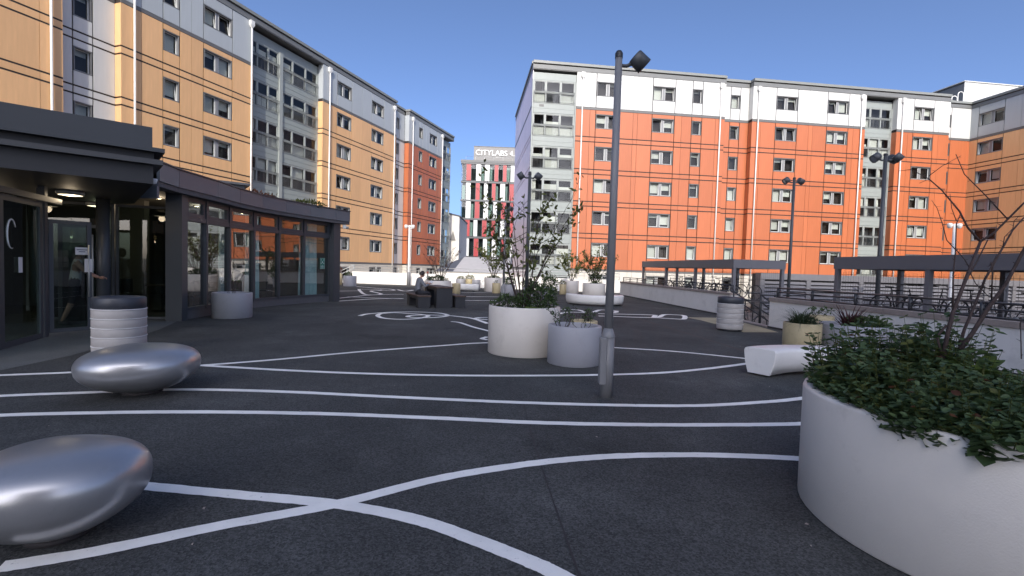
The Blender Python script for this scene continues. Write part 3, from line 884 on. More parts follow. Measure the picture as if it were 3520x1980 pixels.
# unseen tall block behind the viewer, its distance and size set to shade the deck
SH = 57.4
bk = empty('apartment_building', (0, -70.0, 0), 0, 'unseen tall tan block behind the viewer, placed and sized to shade the deck', 'building')
put('wall', MB().box(-14, 40, -12, -0.2, LOW, SH).mesh('w', 'tan'), bk)
put('roof', MB().box(-14.2, 40.2, -12.2, 0.0, SH + 0.0, SH + 0.2).mesh('w', 'cap'), bk)
for k in range(20):
    for q in range(12):
        put('window', boxmesh(1.9, 0.2, 1.2, 'winframe'), bk, (-11 + q * 4.2, -0.19, 1.4 + 2.74 * k))

# ------------------------------------------------------------------ pavilion with the curved glass front
def offset_poly(pts, d):
    n = len(pts); out = []
    ar = sum(pts[i][0] * pts[(i + 1) % n][1] - pts[(i + 1) % n][0] * pts[i][1] for i in range(n))
    sg = 1 if ar > 0 else -1
    for i in range(n):
        p0, p1, p2 = Vector(pts[i - 1]), Vector(pts[i]), Vector(pts[(i + 1) % n])
        a = (p1 - p0).normalized(); b = (p2 - p1).normalized()
        na = Vector((a.y, -a.x)) * sg; nb = Vector((b.y, -b.x)) * sg
        m = (na + nb).normalized()
        out.append(tuple(p1 + m * d / max(0.4, m.dot(na))))
    return out

pav = empty('pavilion', (0, 0, 0), 0, 'dark grey single-storey pavilion with curved glazed front and deep canopy', 'pavilion')
GP = [(-8.17, 12.08), (-8.26, 13.04), (-8.37, 14.30), (-8.35, 15.60), (-8.10, 16.76), (-7.74, 17.93), (-7.25, 19.15)]
for i in range(6):
    a, b = Vector(GP[i]), Vector(GP[i + 1])
    L = (b - a).length
    rz = math.atan2((b - a).y, (b - a).x)
    f = MB()
    f.box(0, 0.075, -0.06, 0.10, 0.22, 3.19)
    f.box(L - 0.0, L + 0.045, -0.045, 0.09, 0.22, 3.188)
    f.box(0.075, L, -0.04, 0.08, 0.22, 0.30)
    f.box(0.075, L, -0.05, 0.08, 2.48, 2.60)
    f.box(0.075, L, -0.04, 0.08, 3.06, 3.186)
    ring(f, 0.085, L - 0.01, 2.605, 3.055, 0.085, -0.03, 0.06)
    bo = f.build('glazing_bay', 'pavil', pav, (a.x, a.y, 0), rz)
    put('pane', boxmesh(L - 0.08, 0.012, 2.17, 'pavglass'), bo, (0.077, 0.02, 0.305))
    put('pane', boxmesh(L - 0.28, 0.012, 0.28, 'pavglass'), bo, (0.175, 0.015, 2.69))
    put('plinth', MB().box(-0.02, L + 0.03, -0.03, 0.25, 0.0, 0.218).mesh('plinth', 'plinth'), bo)
# end posts
MB().box(-.30, 0.06, -.14, .16, 0, 3.2).build('post', 'pavil', pav, (-8.12, 11.95, 0), R(10))
MB().box(-.02, .34, -.22, .2, 0, 3.2).build('post', 'pavil', pav, (-7.22, 19.2, 0), R(68))
# curved roof edge
OUT = []
for i, p in enumerate(GP):
    q0 = Vector(GP[max(i - 1, 0)]); q1 = Vector(GP[min(i + 1, 6)])
    t = (q1 - q0).normalized(); n_ = Vector((t.y, -t.x))
    OUT.append(Vector(p) + n_ * 0.35)
OUT = [Vector((-7.70, 10.62)), Vector((-7.88, 11.5))] + OUT[1:] + [Vector((-6.62, 19.75))]
for i in range(len(OUT) - 1):
    a, b = OUT[i], OUT[i + 1]
    L = (b - a).length; rz = math.atan2((b - a).y, (b - a).x)
    fo = MB().box(0.004, L - 0.004, 0, 0.06, 3.20, 3.60).build('roof_fascia', 'pavroof', pav, (a.x, a.y, 0), rz)
    MB().box(0.0, L, 0.03, 0.36, 3.085, 3.198).build('eaves_trim', 'plinth', fo)
    MB().box(0.0, L, -0.03, 0.3, 3.605, 3.635).build('roof_edge', 'pavil', fo)
roofpoly = [tuple(p) for p in OUT] + [(-8.2, 20.6), (-17, 20.6), (-17, 10.6)]
MB().prism(offset_poly(roofpoly, -0.10), 3.36, 3.58).build('roof', 'soffit', pav)
MB().prism(offset_poly(roofpoly, -0.15), 3.20, 3.24).build('ceiling', 'wallin', pav)
MB().box(0, 2.6, 0, 1.2, 3.58, 4.2).build('roof_upstand', 'canopy', pav, (-11.75, 16.0, 0), R(37))
MB().box(-.1, 2.75, -.1, 1.3, 4.202, 4.28).build('roof_upstand_cap', 'strip', pav, (-11.75, 16.0, 0), R(37))
MB().prism([(-8.3, 12.1)] + [(x - 0.2, y) for x, y in GP[1:]] + [(-7.9, 20.3), (-15, 20.3), (-15, 12.1)], 0.006, 0.012).build('inside_floor', 'floorin', pav)
MB().box(-15.1, -14.8, 3.5, 20.6, 0, 3.2).build('inside_wall', 'wallin', pav)
MB().box(-14.8, -7.6, 20.2, 20.4, 0, 3.2).build('inside_wall', 'wallin', pav)
# curtains behind the glass
def curtain(i, t0, t1, flare=0.0):
    a, b = Vector(GP[i]), Vector(GP[i + 1])
    d = (b - a).normalized(); n_ = Vector((-d.y, d.x))
    vs = []; N = 40
    for k in range(N + 1):
        t = k / N
        for z in (0.25, 0.9, 1.8, 2.6, 3.15):
            tt = t0 + (t1 - t0) * t + flare * (1 - z / 3.2) * (t - 0.5)
            p = a + d * (b - a).length * tt + n_ * (0.28 + 0.045 * math.sin(t * 33))
            vs.append((p.x, p.y, z))
    fs = [(k * 5 + q, (k + 1) * 5 + q, (k + 1) * 5 + q + 1, k * 5 + q + 1) for k in range(N) for q in range(4)]
    tag(MB().add(vs, fs, 0, True).build('curtain', 'curtain'), 'pale teal curtain hanging behind pavilion pane %s' % (['nearest the entrance', '', 'third from the entrance', 'fourth from the entrance', '', 'at the far end'][i]), 'curtain', 'pavilion curtains')
curtain(0, 0.02, 0.45, 0.15); curtain(2, 0.05, 0.40, 0.1); curtain(3, 0.05, 0.52, 0.1); curtain(5, 0.10, 0.75, 0.1)
# furniture behind the glass
for k, (x, y) in enumerate(((-10.0, 13.9), (-10.2, 15.9), (-9.8, 17.6))):
    t = empty('cafe_table', (x, y, 0.012), 0.3 * k, 'dark round cafe table inside the pavilion, %s of three from the entrance' % ['first', 'second', 'third'][k], 'table', 'tables inside the pavilion')
    MB().lathe([(0, .75), (.4, .75), (.4, .72), (0, .72)], 20).build('top', 'wood', t)
    MB().lathe([(.03, .72), (.03, .04), (.25, .02), (.25, 0)], 14).build('pedestal', 'black', t)
    for s_ in (-1, 1):
        c = empty('cafe_chair', (x + s_ * 0.75, y + 0.1 * s_, 0.012), 0 if s_ < 0 else math.pi, 'dark cafe chair %s the %s inside table' % ('left of' if s_ < 0 else 'right of', ['first', 'second', 'third'][k]), 'chair', 'chairs inside the pavilion')
        MB().bbox(-.22, .22, -.22, .22, .42, .47, .01).build('seat', 'tabledark', c)
        MB().bbox(-.23, -.19, -.22, .22, .5, .9, .01).build('backrest', 'tabledark', c)
        for lx in (-.19, .19):
            for ly in (-.19, .19):
                MB().tube([(lx, ly, .42), (lx * 1.1, ly * 1.1, 0)], .014, 6).build('leg', 'black', c)

# canopy over the entrance
CP = [(-12.0, 3.15), (-6.0, 8.4), (-8.95, 11.75), (-16, 14.5), (-18, 4.0)]
MB().prism(offset_poly(CP, -0.16), 3.40, 3.76).build('canopy_fascia', 'canopy', pav)
MB().prism(offset_poly(CP, 0.0), 3.33, 3.398).build('canopy_lip', 'canopy', pav)
MB().prism(offset_poly(CP, -0.14), 3.205, 3.328).build('canopy_recess', 'soffit', pav)
MB().prism(offset_poly(CP, -0.02), 3.12, 3.203).build('gutter', 'canopylip', pav)
MB().prism(offset_poly(CP, -0.15), 2.80, 3.118).build('canopy_beam', 'soffit', pav)
col = MB().lathe([(0.0, 2.8), (.13, 2.8), (.13, 0), (0, 0)], 24).build('column', 'pavil', pav, (-9.25, 11.0, 0.0))
for k, (x, y) in enumerate(((-8.76, 9.65), (-10.9, 10.4), (-9.96, 11.68))):
    l = empty('ceiling_lamp', (x, y, 2.80), 0, 'round ceiling lamp under the canopy, %s' % ['nearest the plaza', 'furthest left', 'behind the column'][k], 'lamp', 'round canopy lamps')
    MB().lathe([(0, 0), (.21, 0), (.22, -.02), (.22, -.06), (.19, -.085)], 24).build('housing', 'galv', l)
    MB().lathe([(.19, -.084), (.1, -.097), (0, -.10)], 24).build('diffuser', 'lampglow', l)
def glow(name, loc_, power, rad=.08):
    l = bpy.data.lights.new(name, 'POINT')
    l.energy = power; l.color = (1.0, .80, .55); l.shadow_soft_size = rad
    o = bpy.data.objects.new(name, l); COL.objects.link(o); o.location = loc_
    return o
for o in [o for o in bpy.data.objects if o.name.startswith('ceiling_lamp')]:
    glow('lamp_light', (0, 0, -.16), 2.2).parent = o
for k, (x, y) in enumerate(((-9.9, 13.6), (-10.0, 15.4), (-9.6, 17.3))):
    l = empty('downlight', (x, y, 3.2), 0, 'small round downlight in the pavilion ceiling, %s from the entrance' % ['first', 'second', 'third'][k], 'lamp', 'pavilion downlights')
    MB().lathe([(0, 0), (.09, 0), (.10, -.02), (.07, -.03)], 18).build('housing', 'galv', l)
    MB().lathe([(.07, -.029), (0, -.03)], 18).build('diffuser', 'lampglow', l)
    glow('lamp_light', (0, 0, -.10), 6).parent = l
# glazed lobby: fixed screen, door leaf, glazed wall beyond
def leaf(a, b, z1, name, gl, fr='pavil', t=0.09, z0=0.01, split=None, parent=pav):
    a, b = Vector(a), Vector(b)
    L = (b - a).length; rz = math.atan2((b - a).y, (b - a).x)
    f = ring(MB(), 0, L, z0, z1, t, -0.03, 0.03)
    o = f.build(name, fr, parent, (a.x, a.y, 0), rz)
    put('pane', boxmesh(L - 2 * t, 0.012, z1 - z0 - 2 * t, gl), o, (t, -0.006, z0 + t))
    return o
s1 = leaf((-7.62, 6.5), (-8.10, 7.66), 2.48, 'glass_screen', 'doorglass')
s2 = leaf((-8.12, 7.68), (-8.63, 8.90), 2.48, 'glass_screen', 'doorglass')
MB().box(-.05, .05, -.05, .05, 0.005, 2.79).build('door_post', 'pavil', pav, (-8.68, 9.0, 0), R(20))
MB().box(-.05, .05, -.05, .05, 0.005, 2.79).build('door_post', 'pavil', pav, (-9.06, 9.36, 0), R(20))
MB().box(0, 3.2, -.05, .05, 2.50, 2.60).build('door_head', 'pavil', pav, (-7.62, 6.5, 0), R(112))
dl = leaf((-9.02, 9.45), (-8.68, 10.02), 2.22, 'door_leaf', 'doorglass', t=0.07)
MB().tube([(0.60, -0.09, 0.7), (0.60, -0.09, 1.75)], 0.016, 8).build('handle', 'galv', dl)
w1 = leaf((-10.9, 11.3), (-9.6, 11.75), 2.79, 'glass_wall', 'doorglass', t=0.06)
w2 = leaf((-9.58, 11.76), (-8.45, 12.1), 2.79, 'glass_wall', 'doorglass', t=0.06)
dl2 = leaf((-9.9, 10.6), (-9.25, 10.95), 2.22, 'door_leaf', 'doorglass', t=0.07)
MB().tube([(0.60, -0.09, 0.5), (0.60, -0.09, 2.0)], 0.018, 8).build('handle', 'galv', dl2)
# inside of the lobby
MB().box(-14.8, -10.9, 14.4, 14.6, 0, 3.2).build('inside_wall', 'wallin', pav)
MB().box(-13.0, -12.8, 4, 10.5, 0, 2.8).build('inside_wall', 'room', pav)
MB().lathe([(.12, 3.19), (.12, 0)], 18, (-9.2, 13.2, 0)).build('inside_column', 'curtain', pav)
for k, (x, y, z) in enumerate(((-10.6, 8.6, 2.15), (-11.2, 13.4, 2.05), (-9.7, 13.9, 2.05), (-12.2, 12.6, 2.3))):
    p = empty('pendant_lamp', (x, y, z), 0, 'small glowing pendant bulb inside, %s' % ['by the left glass screen', 'deep in the lobby', 'right of the inner column', 'far back left'][k], 'lamp', 'pendant bulbs in the lobby')
    MB().tube([(0, 0, .05), (0, 0, 2.8 - z if k == 0 else 3.19 - z)], .006, 5).build('cord', 'black', p)
    glow('lamp_light', (0, 0, -.12), 1.2, .03).parent = p
    MB().lathe([(0, -.045), (.03, -.035), (.042, 0), (.03, .035), (.015, .055), (0, .06)], 12).build('bulb', 'bulb', p)
# notices on the doors
def notice(parent, x, z, w, h, rows, lab):
    n_ = put('notice', boxmesh(w, 0.004, h, 'paper'), parent, (x, -0.036, z))
    for q in range(rows):
        put('print_line', boxmesh(w * (.8 if q == 0 else .5), 0.002, h * .10, 'ink'), n_, (w * .1 if q == 0 else w * .25, -0.0025, h * (.62 - .26 * q)))
    return n_
notice(dl, 0.40, 1.55, 0.21, 0.15, 2, '')
notice(dl, 0.545, 1.20, 0.12, 0.27, 0, '')
notice(dl2, 0.50, 1.20, 0.11, 0.27, 0, '')
notice(s2, 0.50, 1.22, 0.12, 0.26, 0, '')
lg = MB()
lg.tube([(0.36 + 0.13 * math.cos(t), -0.012, 1.86 + 0.24 * math.sin(t)) for t in [0.5 + 0.28 * k for k in range(17)]], [0.004 + 0.009 * math.sin(math.pi * min(1, (k + 1) / 17)) for k in range(17)], 6)
lg.build('door_emblem', 'signwhite', s2)
# assembly sign on the last pane
sg = put('assembly_sign', boxmesh(0.25, 0.004, 0.42, 'signgreen'), None, (-7.397, 18.69, 1.28), math.atan2(1.22, 0.49))
tag(sg, 'green emergency assembly point sign on the last pavilion pane', 'sign')
sgw = MB()
ring(sgw, 0.008, 0.242, 0.008, 0.412, 0.006, -0.003, -0.001)
for cx, cz in ((.05, .36), (.2, .36), (.05, .2), (.2, .2)):
    dx = 0.03 if cx < .1 else -0.03; dz = -0.03 if cz > .3 else 0.03
    sgw.add([(cx, -.002, cz), (cx + dx, -.002, cz), (cx, -.002, cz + dz)], [(0, 1, 2)])
    sgw.add([(cx + dx, -.0025, cz + dz), (cx + dx, -.0025, cz), (cx, -.0025, cz + dz)], [(0, 1, 2)])
for px, s_ in ((.10, .8), (.125, 1.0), (.15, .8)):
    sgw.box(px - .008 * s_, px + .008 * s_, -.003, -.001, .24, .24 + .06 * s_)
    sgw.lathe([(0, 0), (.009 * s_, 0)], 10, (px, -.002, .24 + .072 * s_))
sgw.build('pictogram', 'signwhite', sg)
for q, tx in enumerate(('FIRE', 'ASSEMBLY', 'POINT')):
    me = text_mesh(tx, 0.042, 0.0, 'CENTER'); me.materials.clear(); me.materials.append(M['signwhite'])
    put('lettering', me, sg, (0.125, -0.003, 0.125 - 0.042 * q), rot=(R(90), 0, 0))
MB().box(0, 1.5, 0, .06, 2.82, 3.19).build('eaves_return', 'pavroof', pav, (-7.74, 10.66, 0), R(172))
# small cameras on the pavilion
def cctv(loc, rz, lab, m='signwhite'):
    c = empty('security_camera', loc, rz, lab, 'camera', 'small security cameras on the pavilion')
    MB().box(-.04, .04, -.02, .10, -.05, .09).build('bracket', 'galv', c)
    MB().lathe([(0, -.07), (.045, -.055), (.06, 0), (.06, .03), (0, .035)], 14, (0, .15, 0)).build('dome', m, c)
cctv((-6.75, 19.35, 2.95), R(-60), 'small grey camera at the far end of the pavilion eaves', 'galv')
cctv((-6.75, 8.9, 2.95), R(-60), 'small white camera under the canopy corner')
# tufts growing on the pavilion roof are added with the plants

# ------------------------------------------------------------------ walls round the deck
def wall(name, label, pts, z0, z1, thick, copw=0.36, coph=0.06, step=1.25, copm='coping', over=0.04, base=True):
    w = empty(name, (pts[0][0], pts[0][1], 0), 0, label, 'wall')
    ox, oy = pts[0]
    ya, yb = min(-thick, 0), max(-thick, 0)
    for (x0, y0), (x1, y1) in zip(pts[:-1], pts[1:]):
        L = math.hypot(x1 - x0, y1 - y0); rz = math.atan2(y1 - y0, x1 - x0)
        MB().box(0, L, ya, yb, z0, z1 - coph).build('wall_face', 'wallwhite', w, (x0 - ox, y0 - oy, 0), rz)
        n_ = max(1, round(L / step)); s_ = L / n_
        for k in range(n_):
            MB().bbox(0.004, s_ - 0.004, ya - over, yb + over, z1 - coph + 0.001, z1, 0.008).build('coping_stone', copm, w, (x0 - ox + math.cos(rz) * s_ * k, y0 - oy + math.sin(rz) * s_ * k, 0), rz)
        if base:
            MB().box(0, L, 0.0, 0.03, 0.001, 0.045).build('dark_footing', 'kerbdark', w, (x0 - ox, y0 - oy, 0), rz)
    return w
# right-hand walls, seen from the deck (face towards -x): run from near to far so the local -y side lies outward
wA = wall('plaza_wall', 'white rendered wall with brown coping between the steps and the far planters', [(wallAx(17.6), 17.6), (wallAx(31.3), 31.3)], LOW, 0.87, 0.30, coph=0.09)
wB = wall('plaza_wall', 'white rendered wall with brown coping right of the steps', [(wallBx(-6), -6), (wallBx(14.4), 14.4)], LOW, 0.90, 0.30, coph=0.115)
wF = wall('plaza_wall', 'bright sunlit white wall along the far edge of the plaza', [(-12.3, 37.3), (7.6, 34.0)], LOW, 0.90, -0.28, copm='wallwhite', step=2.5, over=0.02, base=False)
def railing(name, label, pts, hs, m, step=1.3, rp=0.022, rr=0.02, top=None):
    r_ = empty(name, (0, 0, 0), 0, label, 'railing')
    for (x0, y0, z0), (x1, y1, z1) in zip(pts[:-1], pts[1:]):
        L = math.hypot(x1 - x0, y1 - y0); n_ = max(1, round(L / step))
        for k in range(n_ + 1):
            t = k / n_
            x, y, z = x0 + (x1 - x0) * t, y0 + (y1 - y0) * t, z0 + (z1 - z0) * t
            MB().tube([(0, 0, 0), (0, 0, hs[-1])], rp, 7).build('post', m, r_, (x, y, z))
        for h in hs:
            MB().tube([(x0, y0, z0 + h), (x1, y1, z1 + h)], rr if h == hs[-1] else rr * .8, 7).build('rail', m, r_)
    return r_
railing('railing', 'dark two-bar railing on the wall left of the steps', [(wallAx(17.75) + .16, 17.75, .87), (wallAx(31.2) + .16, 31.2, .87)], (0.05, 0.17, 0.27), 'dkrail', 1.35, 0.028, 0.022)
railing('railing', 'dark two-bar railing on the wall right of the steps', [(wallBx(14.3) + .16, 14.3, .89), (wallBx(-5) + .16, -5, .89)], (0.03, 0.17, 0.29), 'dkrail', 1.35, 0.035, 0.024)
railing('railing', 'pale galvanised railing on the far sunlit wall', [(-12.2, 37.42, .90), (7.5, 34.14, .90)], (0.22, 0.45), 'galv', 1.8, 0.025, 0.022)
rmp = railing('railing', 'galvanised ramp handrail descending left of the far wall', [(-12.2, 37.5, .9), (-14.6, 37.9, -0.2)], (0.25, 0.5), 'galv', 1.2, 0.025, 0.022)

# steps down to the bicycle court
stp = empty('staircase', (7.62, 14.5, 0), 0, 'short flight of steps with dark handrails going down to the cycle court', 'stairs')
MB().bbox(-0.02, 0.22, 0.0, 3.0, -0.3, 0.03, 0.01).build('threshold', 'coping', stp)
for k in range(5):
    MB().bbox(0.22 + 0.29 * k, 0.22 + 0.29 * (k + 1) + 0.02, 0.02, 2.98, LOW, -0.16 * (k + 1), 0.008).build('step', 'strip', stp)
    MB().box(0.22 + 0.29 * k, 0.28 + 0.29 * k, 0.05, 2.95, -0.16 * (k + 1) + .001, -0.16 * (k + 1) + 0.005).build('nosing', 'binring', stp)
for yy, e in ((0.12, 0.0), (1.45, 0.25), (2.85, 0.0)):
    for hh in (0.95, 0.72):
        MB().tube([(-0.15 + e, yy, hh), (0.25 + e, yy, hh), (1.65, yy, hh - 0.85), (1.95, yy, hh - 0.87)], 0.024, 8).build('handrail', 'dkrail', stp)
    for px, pz, pt in ((0.30 + e, 0.0, 0.95), (1.65, -0.80, 0.08)):
        MB().tube([(px, yy, pz - 0.15), (px, yy, pt)], 0.04 if e else 0.028, 8).build('newel_post', 'black', stp)

# ------------------------------------------------------------------ cycle shelters
def shelter(label, loc, az, W, L, T, nb):
    s_ = empty('cycle_shelter', (loc[0], loc[1], LOW), R(-az), label, 'shelter')
    t = T - LOW
    for (x0, x1, y0, y1) in ((0, W, 0, .05), (0, W, L - .05, L), (0, .05, .05, L - .05), (W - .05, W, .05, L - .05)):
        MB().box(x0, x1, y0, y1, t - 0.38, t).build('roof_fascia', 'shelter', s_)
    MB().box(.05, W - .05, .05, L - .05, t - 0.10, t - 0.05).build('roof', 'shelter', s_)
    for k in range(nb + 1):
        y = .02 + (L - .18) * k / nb
        for x in (0.02, W - .16):
            MB().box(x, x + .13, y, y + .13, 0, t - 0.381).build('post', 'shelter', s_)
    mm = MB()
    zt = t - 0.46
    for q in range(int(L / 0.14)):
        mm.tube([(W - .2, .1 + q * .14, 0.1), (W - .2, .1 + q * .14, zt)], .0045, 3, caps=False)
    for q in range(int(W / 0.09)):
        mm.tube([(.1 + q * .09, L - .2, 0.1), (.1 + q * .09, L - .2, zt)], .0045, 3, caps=False)
    for z in [0.2 + .3 * i for i in range(int((zt - .2) / .3) + 1)]:
        mm.tube([(W - .2, .1, z), (W - .2, L - .2, z)], .006, 4); mm.tube([(.1, L - .2, z), (W - .2, L - .2, z)], .006, 4)
    mm.build('wire_mesh', 'dkrail', s_)
    for k in range(int(L / 0.62)):
        y = .35 + k * .62
        tr = MB()
        tr.box(.25, W - .35, y - .05, y + .05, 1.30, 1.335)
        tr.tube([(W - .4, y, 0), (W - .4, y, 1.30)], .03, 6)
        tr.tube([(.5, y, .55), (.3, y, 1.3)], .018, 6)
        tr.build('rack_tray', 'dkrail', s_)
    return s_
shA = shelter('dark grey cycle shelter with bicycles behind the white wall left of the steps', (9.56, 21.1), -7.0, 2.45, 10.3, 2.2, 3)
shB = shelter('long dark grey cycle shelter at the right edge behind the wall', (11.95, 3.6), -7.0, 2.45, 12.35, 2.2, 4)

def bicycle(lab):
    b = empty('bicycle', (0, 0, 0), 0, lab, 'bicycle', 'bicycles parked under the shelters')
    for x in (-.52, .52):
        w = MB()
        w.tube([(x + .33 * math.cos(a), 0, .34 + .33 * math.sin(a)) for a in [2 * math.pi * k / 28 for k in range(28)]], .021, 6, closed=True)
        wo = w.build('wheel', 'tyre', b)
        sp = MB()
        for k in range(9):
            a = math.pi * 2 * k / 9
            sp.tube([(x, 0, .34), (x + .32 * math.cos(a), 0, .34 + .32 * math.sin(a))], .003, 3, caps=False)
        sp.tube([(x, -.05, .34), (x, .05, .34)], .02, 6)
        sp.build('spokes', 'galv', wo)
    f = MB()
    bbx, seat, head, rear = (-.08, 0, .30), (-.20, 0, .82), (.36, 0, .80), (-.52, 0, .34)
    for p, q, r_ in ((bbx, seat, .017), (bbx, (.39, 0, .70), .019), (seat, head, .016), (rear, (-.19, 0, .76), .010), (rear, bbx, .011), ((.36, 0, .86), (.42, 0, .62), .018), ((.42, .04, .62), (.52, .05, .34), .011), ((.42, -.04, .62), (.52, -.05, .34), .011), (seat, (-.23, 0, .92), .013)):
        f.tube([p, q], r_, 6)
    f.build('frame', 'bikeframe', b)
    MB().add([(-.37, -.07, .94), (-.37, .07, .94), (-.12, 0, .93), (-.36, -.06, .905), (-.36, .06, .905), (-.14, 0, .90), (-.25, -.055, .935), (-.25, .055, .935)], [(0, 6, 7, 1), (6, 2, 7), (3, 4, 5), (0, 1, 4, 3), (0, 3, 5, 2, 6), (1, 7, 2, 5, 4)]).build('saddle', 'tyre', b)
    MB().tube([(.30, -.28, .98), (.38, -.22, 1.0), (.37, 0, .98), (.38, .22, 1.0), (.30, .28, .98)], .013, 6).build('handlebar', 'tyre', b)
    cr = MB(); cr.tube([(-.08 + .09 * math.cos(a), .04, .30 + .09 * math.sin(a)) for a in [2 * math.pi * k / 14 for k in range(14)]], .008, 4, closed=True)
    cr.tube([(-.08, .05, .30), (-.02, .06, .15)], .01, 4); cr.tube([(-.08, -.05, .30), (-.14, -.06, .45)], .01, 4)
    cr.build('cranks', 'galv', b)
    return b
proto = bicycle('')
# (local x, local y, height above the court, turned)
spA = [(1.2, 0.45, .0), (1.15, 0.95, 1.34), (1.25, 2.2, 1.34), (1.15, 2.8, 1.34), (1.1, 4.1, 1.34), (1.2, 5.3, 1.34), (1.2, 7.8, 1.34), (1.15, 3.4, 0.0), (1.1, 6.6, 1.34)]
ordn = ['first', 'second', 'third', 'fourth', 'fifth', 'sixth', 'seventh', 'eighth', 'ninth', 'tenth']
rb = random.Random(4)
bi = 0
def rackbike(sh, az, lx, ly, lz, lab):
    global bi
    o = proto if bi == 0 else copy_tree(proto)
    bi += 1
    a = R(-az)
    bx, by = sh.location.x, sh.location.y
    o.location = (bx + lx * math.cos(a) - ly * math.sin(a), by + lx * math.sin(a) + ly * math.cos(a), LOW + lz)
    o.rotation_euler = (R(rb.uniform(-4, 4)), 0, a + (math.pi if rb.random() < .4 else 0) + R(rb.uniform(-7, 7)))
    o['label'] = lab
up = sorted([s for s in spA if s[2] > 0], key=lambda s: s[1]); lowb = sorted([s for s in spA if s[2] == 0], key=lambda s: s[1])
for k, s in enumerate(up): rackbike(shA, -7, *s, 'bicycle on the upper rack of the left shelter, %s from the steps' % ordn[k])
for k, s in enumerate(lowb): rackbike(shA, -7, *s, 'bicycle on the lower level of the left shelter, %s from the steps' % ordn[k])
upB = [(1.2, 11.2, 1.34), (1.2, 10.0, 1.34), (1.15, 8.9, 1.34), (1.2, 7.7, 1.34), (1.2, 6.4, 1.34), (1.2, 5.2, 1.34)]
for k, s in enumerate(upB): rackbike(shB, -7, *s, 'bicycle on the upper rack of the right shelter, %s from the steps' % ordn[k])

# louvred plant enclosure beyond the shelters
le = empty('louvred_enclosure', (16.3, 32.0, 0), R(90 - 82.92), 'low grey enclosure with louvred panels behind the cycle shelters', 'enclosure')
x = 0.0
kk = 0
while x < 32:
    wd = [2.6, 1.9, 1.35][kk % 3] if kk else 3.0
    MB().box(x, x + .32, -.02, .5, LOW, 1.28).build('pier', 'shelter', le)
    for q in range(9):
        z = -0.88 + q * 0.235
        put('slat', MB().add([(0, 0, 0), (wd, 0, 0), (wd, .16, .17), (0, .16, .17), (0, .02, -.02), (wd, .02, -.02), (wd, .18, .15), (0, .18, .15)], [(0, 1, 2, 3), (7, 6, 5, 4), (0, 4, 5, 1), (1, 5, 6, 2), (2, 6, 7, 3), (3, 7, 4, 0)]).mesh('slat', 'louvre') if ('slat', wd) not in _cache else _cache[('slat', wd)], le, (x + .32, 0, z))
        _cache.setdefault(('slat', wd), le.children[-1].data)
    x += wd + .32
    kk += 1
MB().box(0, x, -.04, .55, 1.281, 1.69).build('head_beam', 'shelter', le)
MB().box(0, x, .5, .9, LOW, 1.66).build('core', 'soffit', le)

# ------------------------------------------------------------------ lamp posts
def lamppost(label, loc, H, heads, m='lampgrey', k=1.0, cover=True, az0=0.0):
    l = empty('lamp_post', loc, az0, label, 'lamp post', 'lamp posts')
    if cover:
        MB().lathe([(0, 0), (.078, 0), (.078, .74), (.0, .74)], 20).build('base_cover', m, l)
        MB().bbox(-.105, -.025, -.10, .02, .17, .74, .012).build('service_door', m, l)
        MB().lathe([(.085, .742), (.085, .75), (.05, .85), (.0, .85)], 20).build('collar', m, l)
    MB().lathe([(0, 0.0 if not cover else .851), (.052 * k, 0.0 if not cover else .851), (.042 * k, H - .08), (0, H - .08)], 18).build('pole', m, l)
    MB().lathe([(.046 * k, H - .085), (.047 * k, H - .03), (.03 * k, H), (0, H)], 18).build('cap', 'black', l)
    for az, tilt in heads:
        hz = H - .17 * k
        d = Vector((math.sin(R(az)), math.cos(R(az)), 0))
        arm = MB().tube([d * .03, d * .10 * k + Vector((0, 0, .0)), d * .16 * k + Vector((0, 0, .03))], .022 * k, 8)
        arm.bbox(-.02, .02, -.02, .02, -.09, .09, .005)
        ho = arm.build('head_arm', 'lampdark', l, (0, 0, hz))
        c = d * .25 * k + Vector((0, 0, .06 * k))
        ax = (d * math.cos(R(tilt)) - Vector((0, 0, 1)) * math.sin(R(tilt)))
        qq = ax.to_track_quat('Z', 'Y').to_euler()
        hd = MB().lathe([(0, -.085 * k), (.085 * k, -.085 * k), (.095 * k, -.075 * k), (.10 * k, .085 * k), (.088 * k, .085 * k), (.085 * k, .07 * k)], 22)
        MB.build(hd, 'lamp_head', 'lampdark', l, tuple(c + Vector((0, 0, hz))), rot=qq)
        MB().lathe([(.0, .068 * k), (.086 * k, .068 * k)], 22).build('lens', 'lens', l, tuple(c + Vector((0, 0, hz))), rot=qq)
    return l
lamppost('tall grey lamp post standing nearest, beside the central planters', (1.19, 5.9, 0), 4.16, [(88, 42)])
lamppost('two-headed lamp post rising behind the central planter tree', (0.40, 13.5, 0), 4.2, [(-80, 35), (70, 35)], 'lampdark')
lamppost('slim grey two-headed lamp post among the far planters', (-0.37, 21.0, 0), 4.2, [(-70, 35), (60, 25)])
lamppost('tall two-headed lamp post behind the left cycle shelter', (12.73, 22.4, LOW), 6.05 - LOW, [(-85, 35), (75, 20)], 'lampdark', 1.4, cover=False)
lamppost('tall three-headed lamp post behind the right cycle shelter', (13.29, 17.69, LOW), 6.05 - LOW, [(-95, 35), (70, 15), (110, 45)], 'lampdark', 1.5, cover=False)
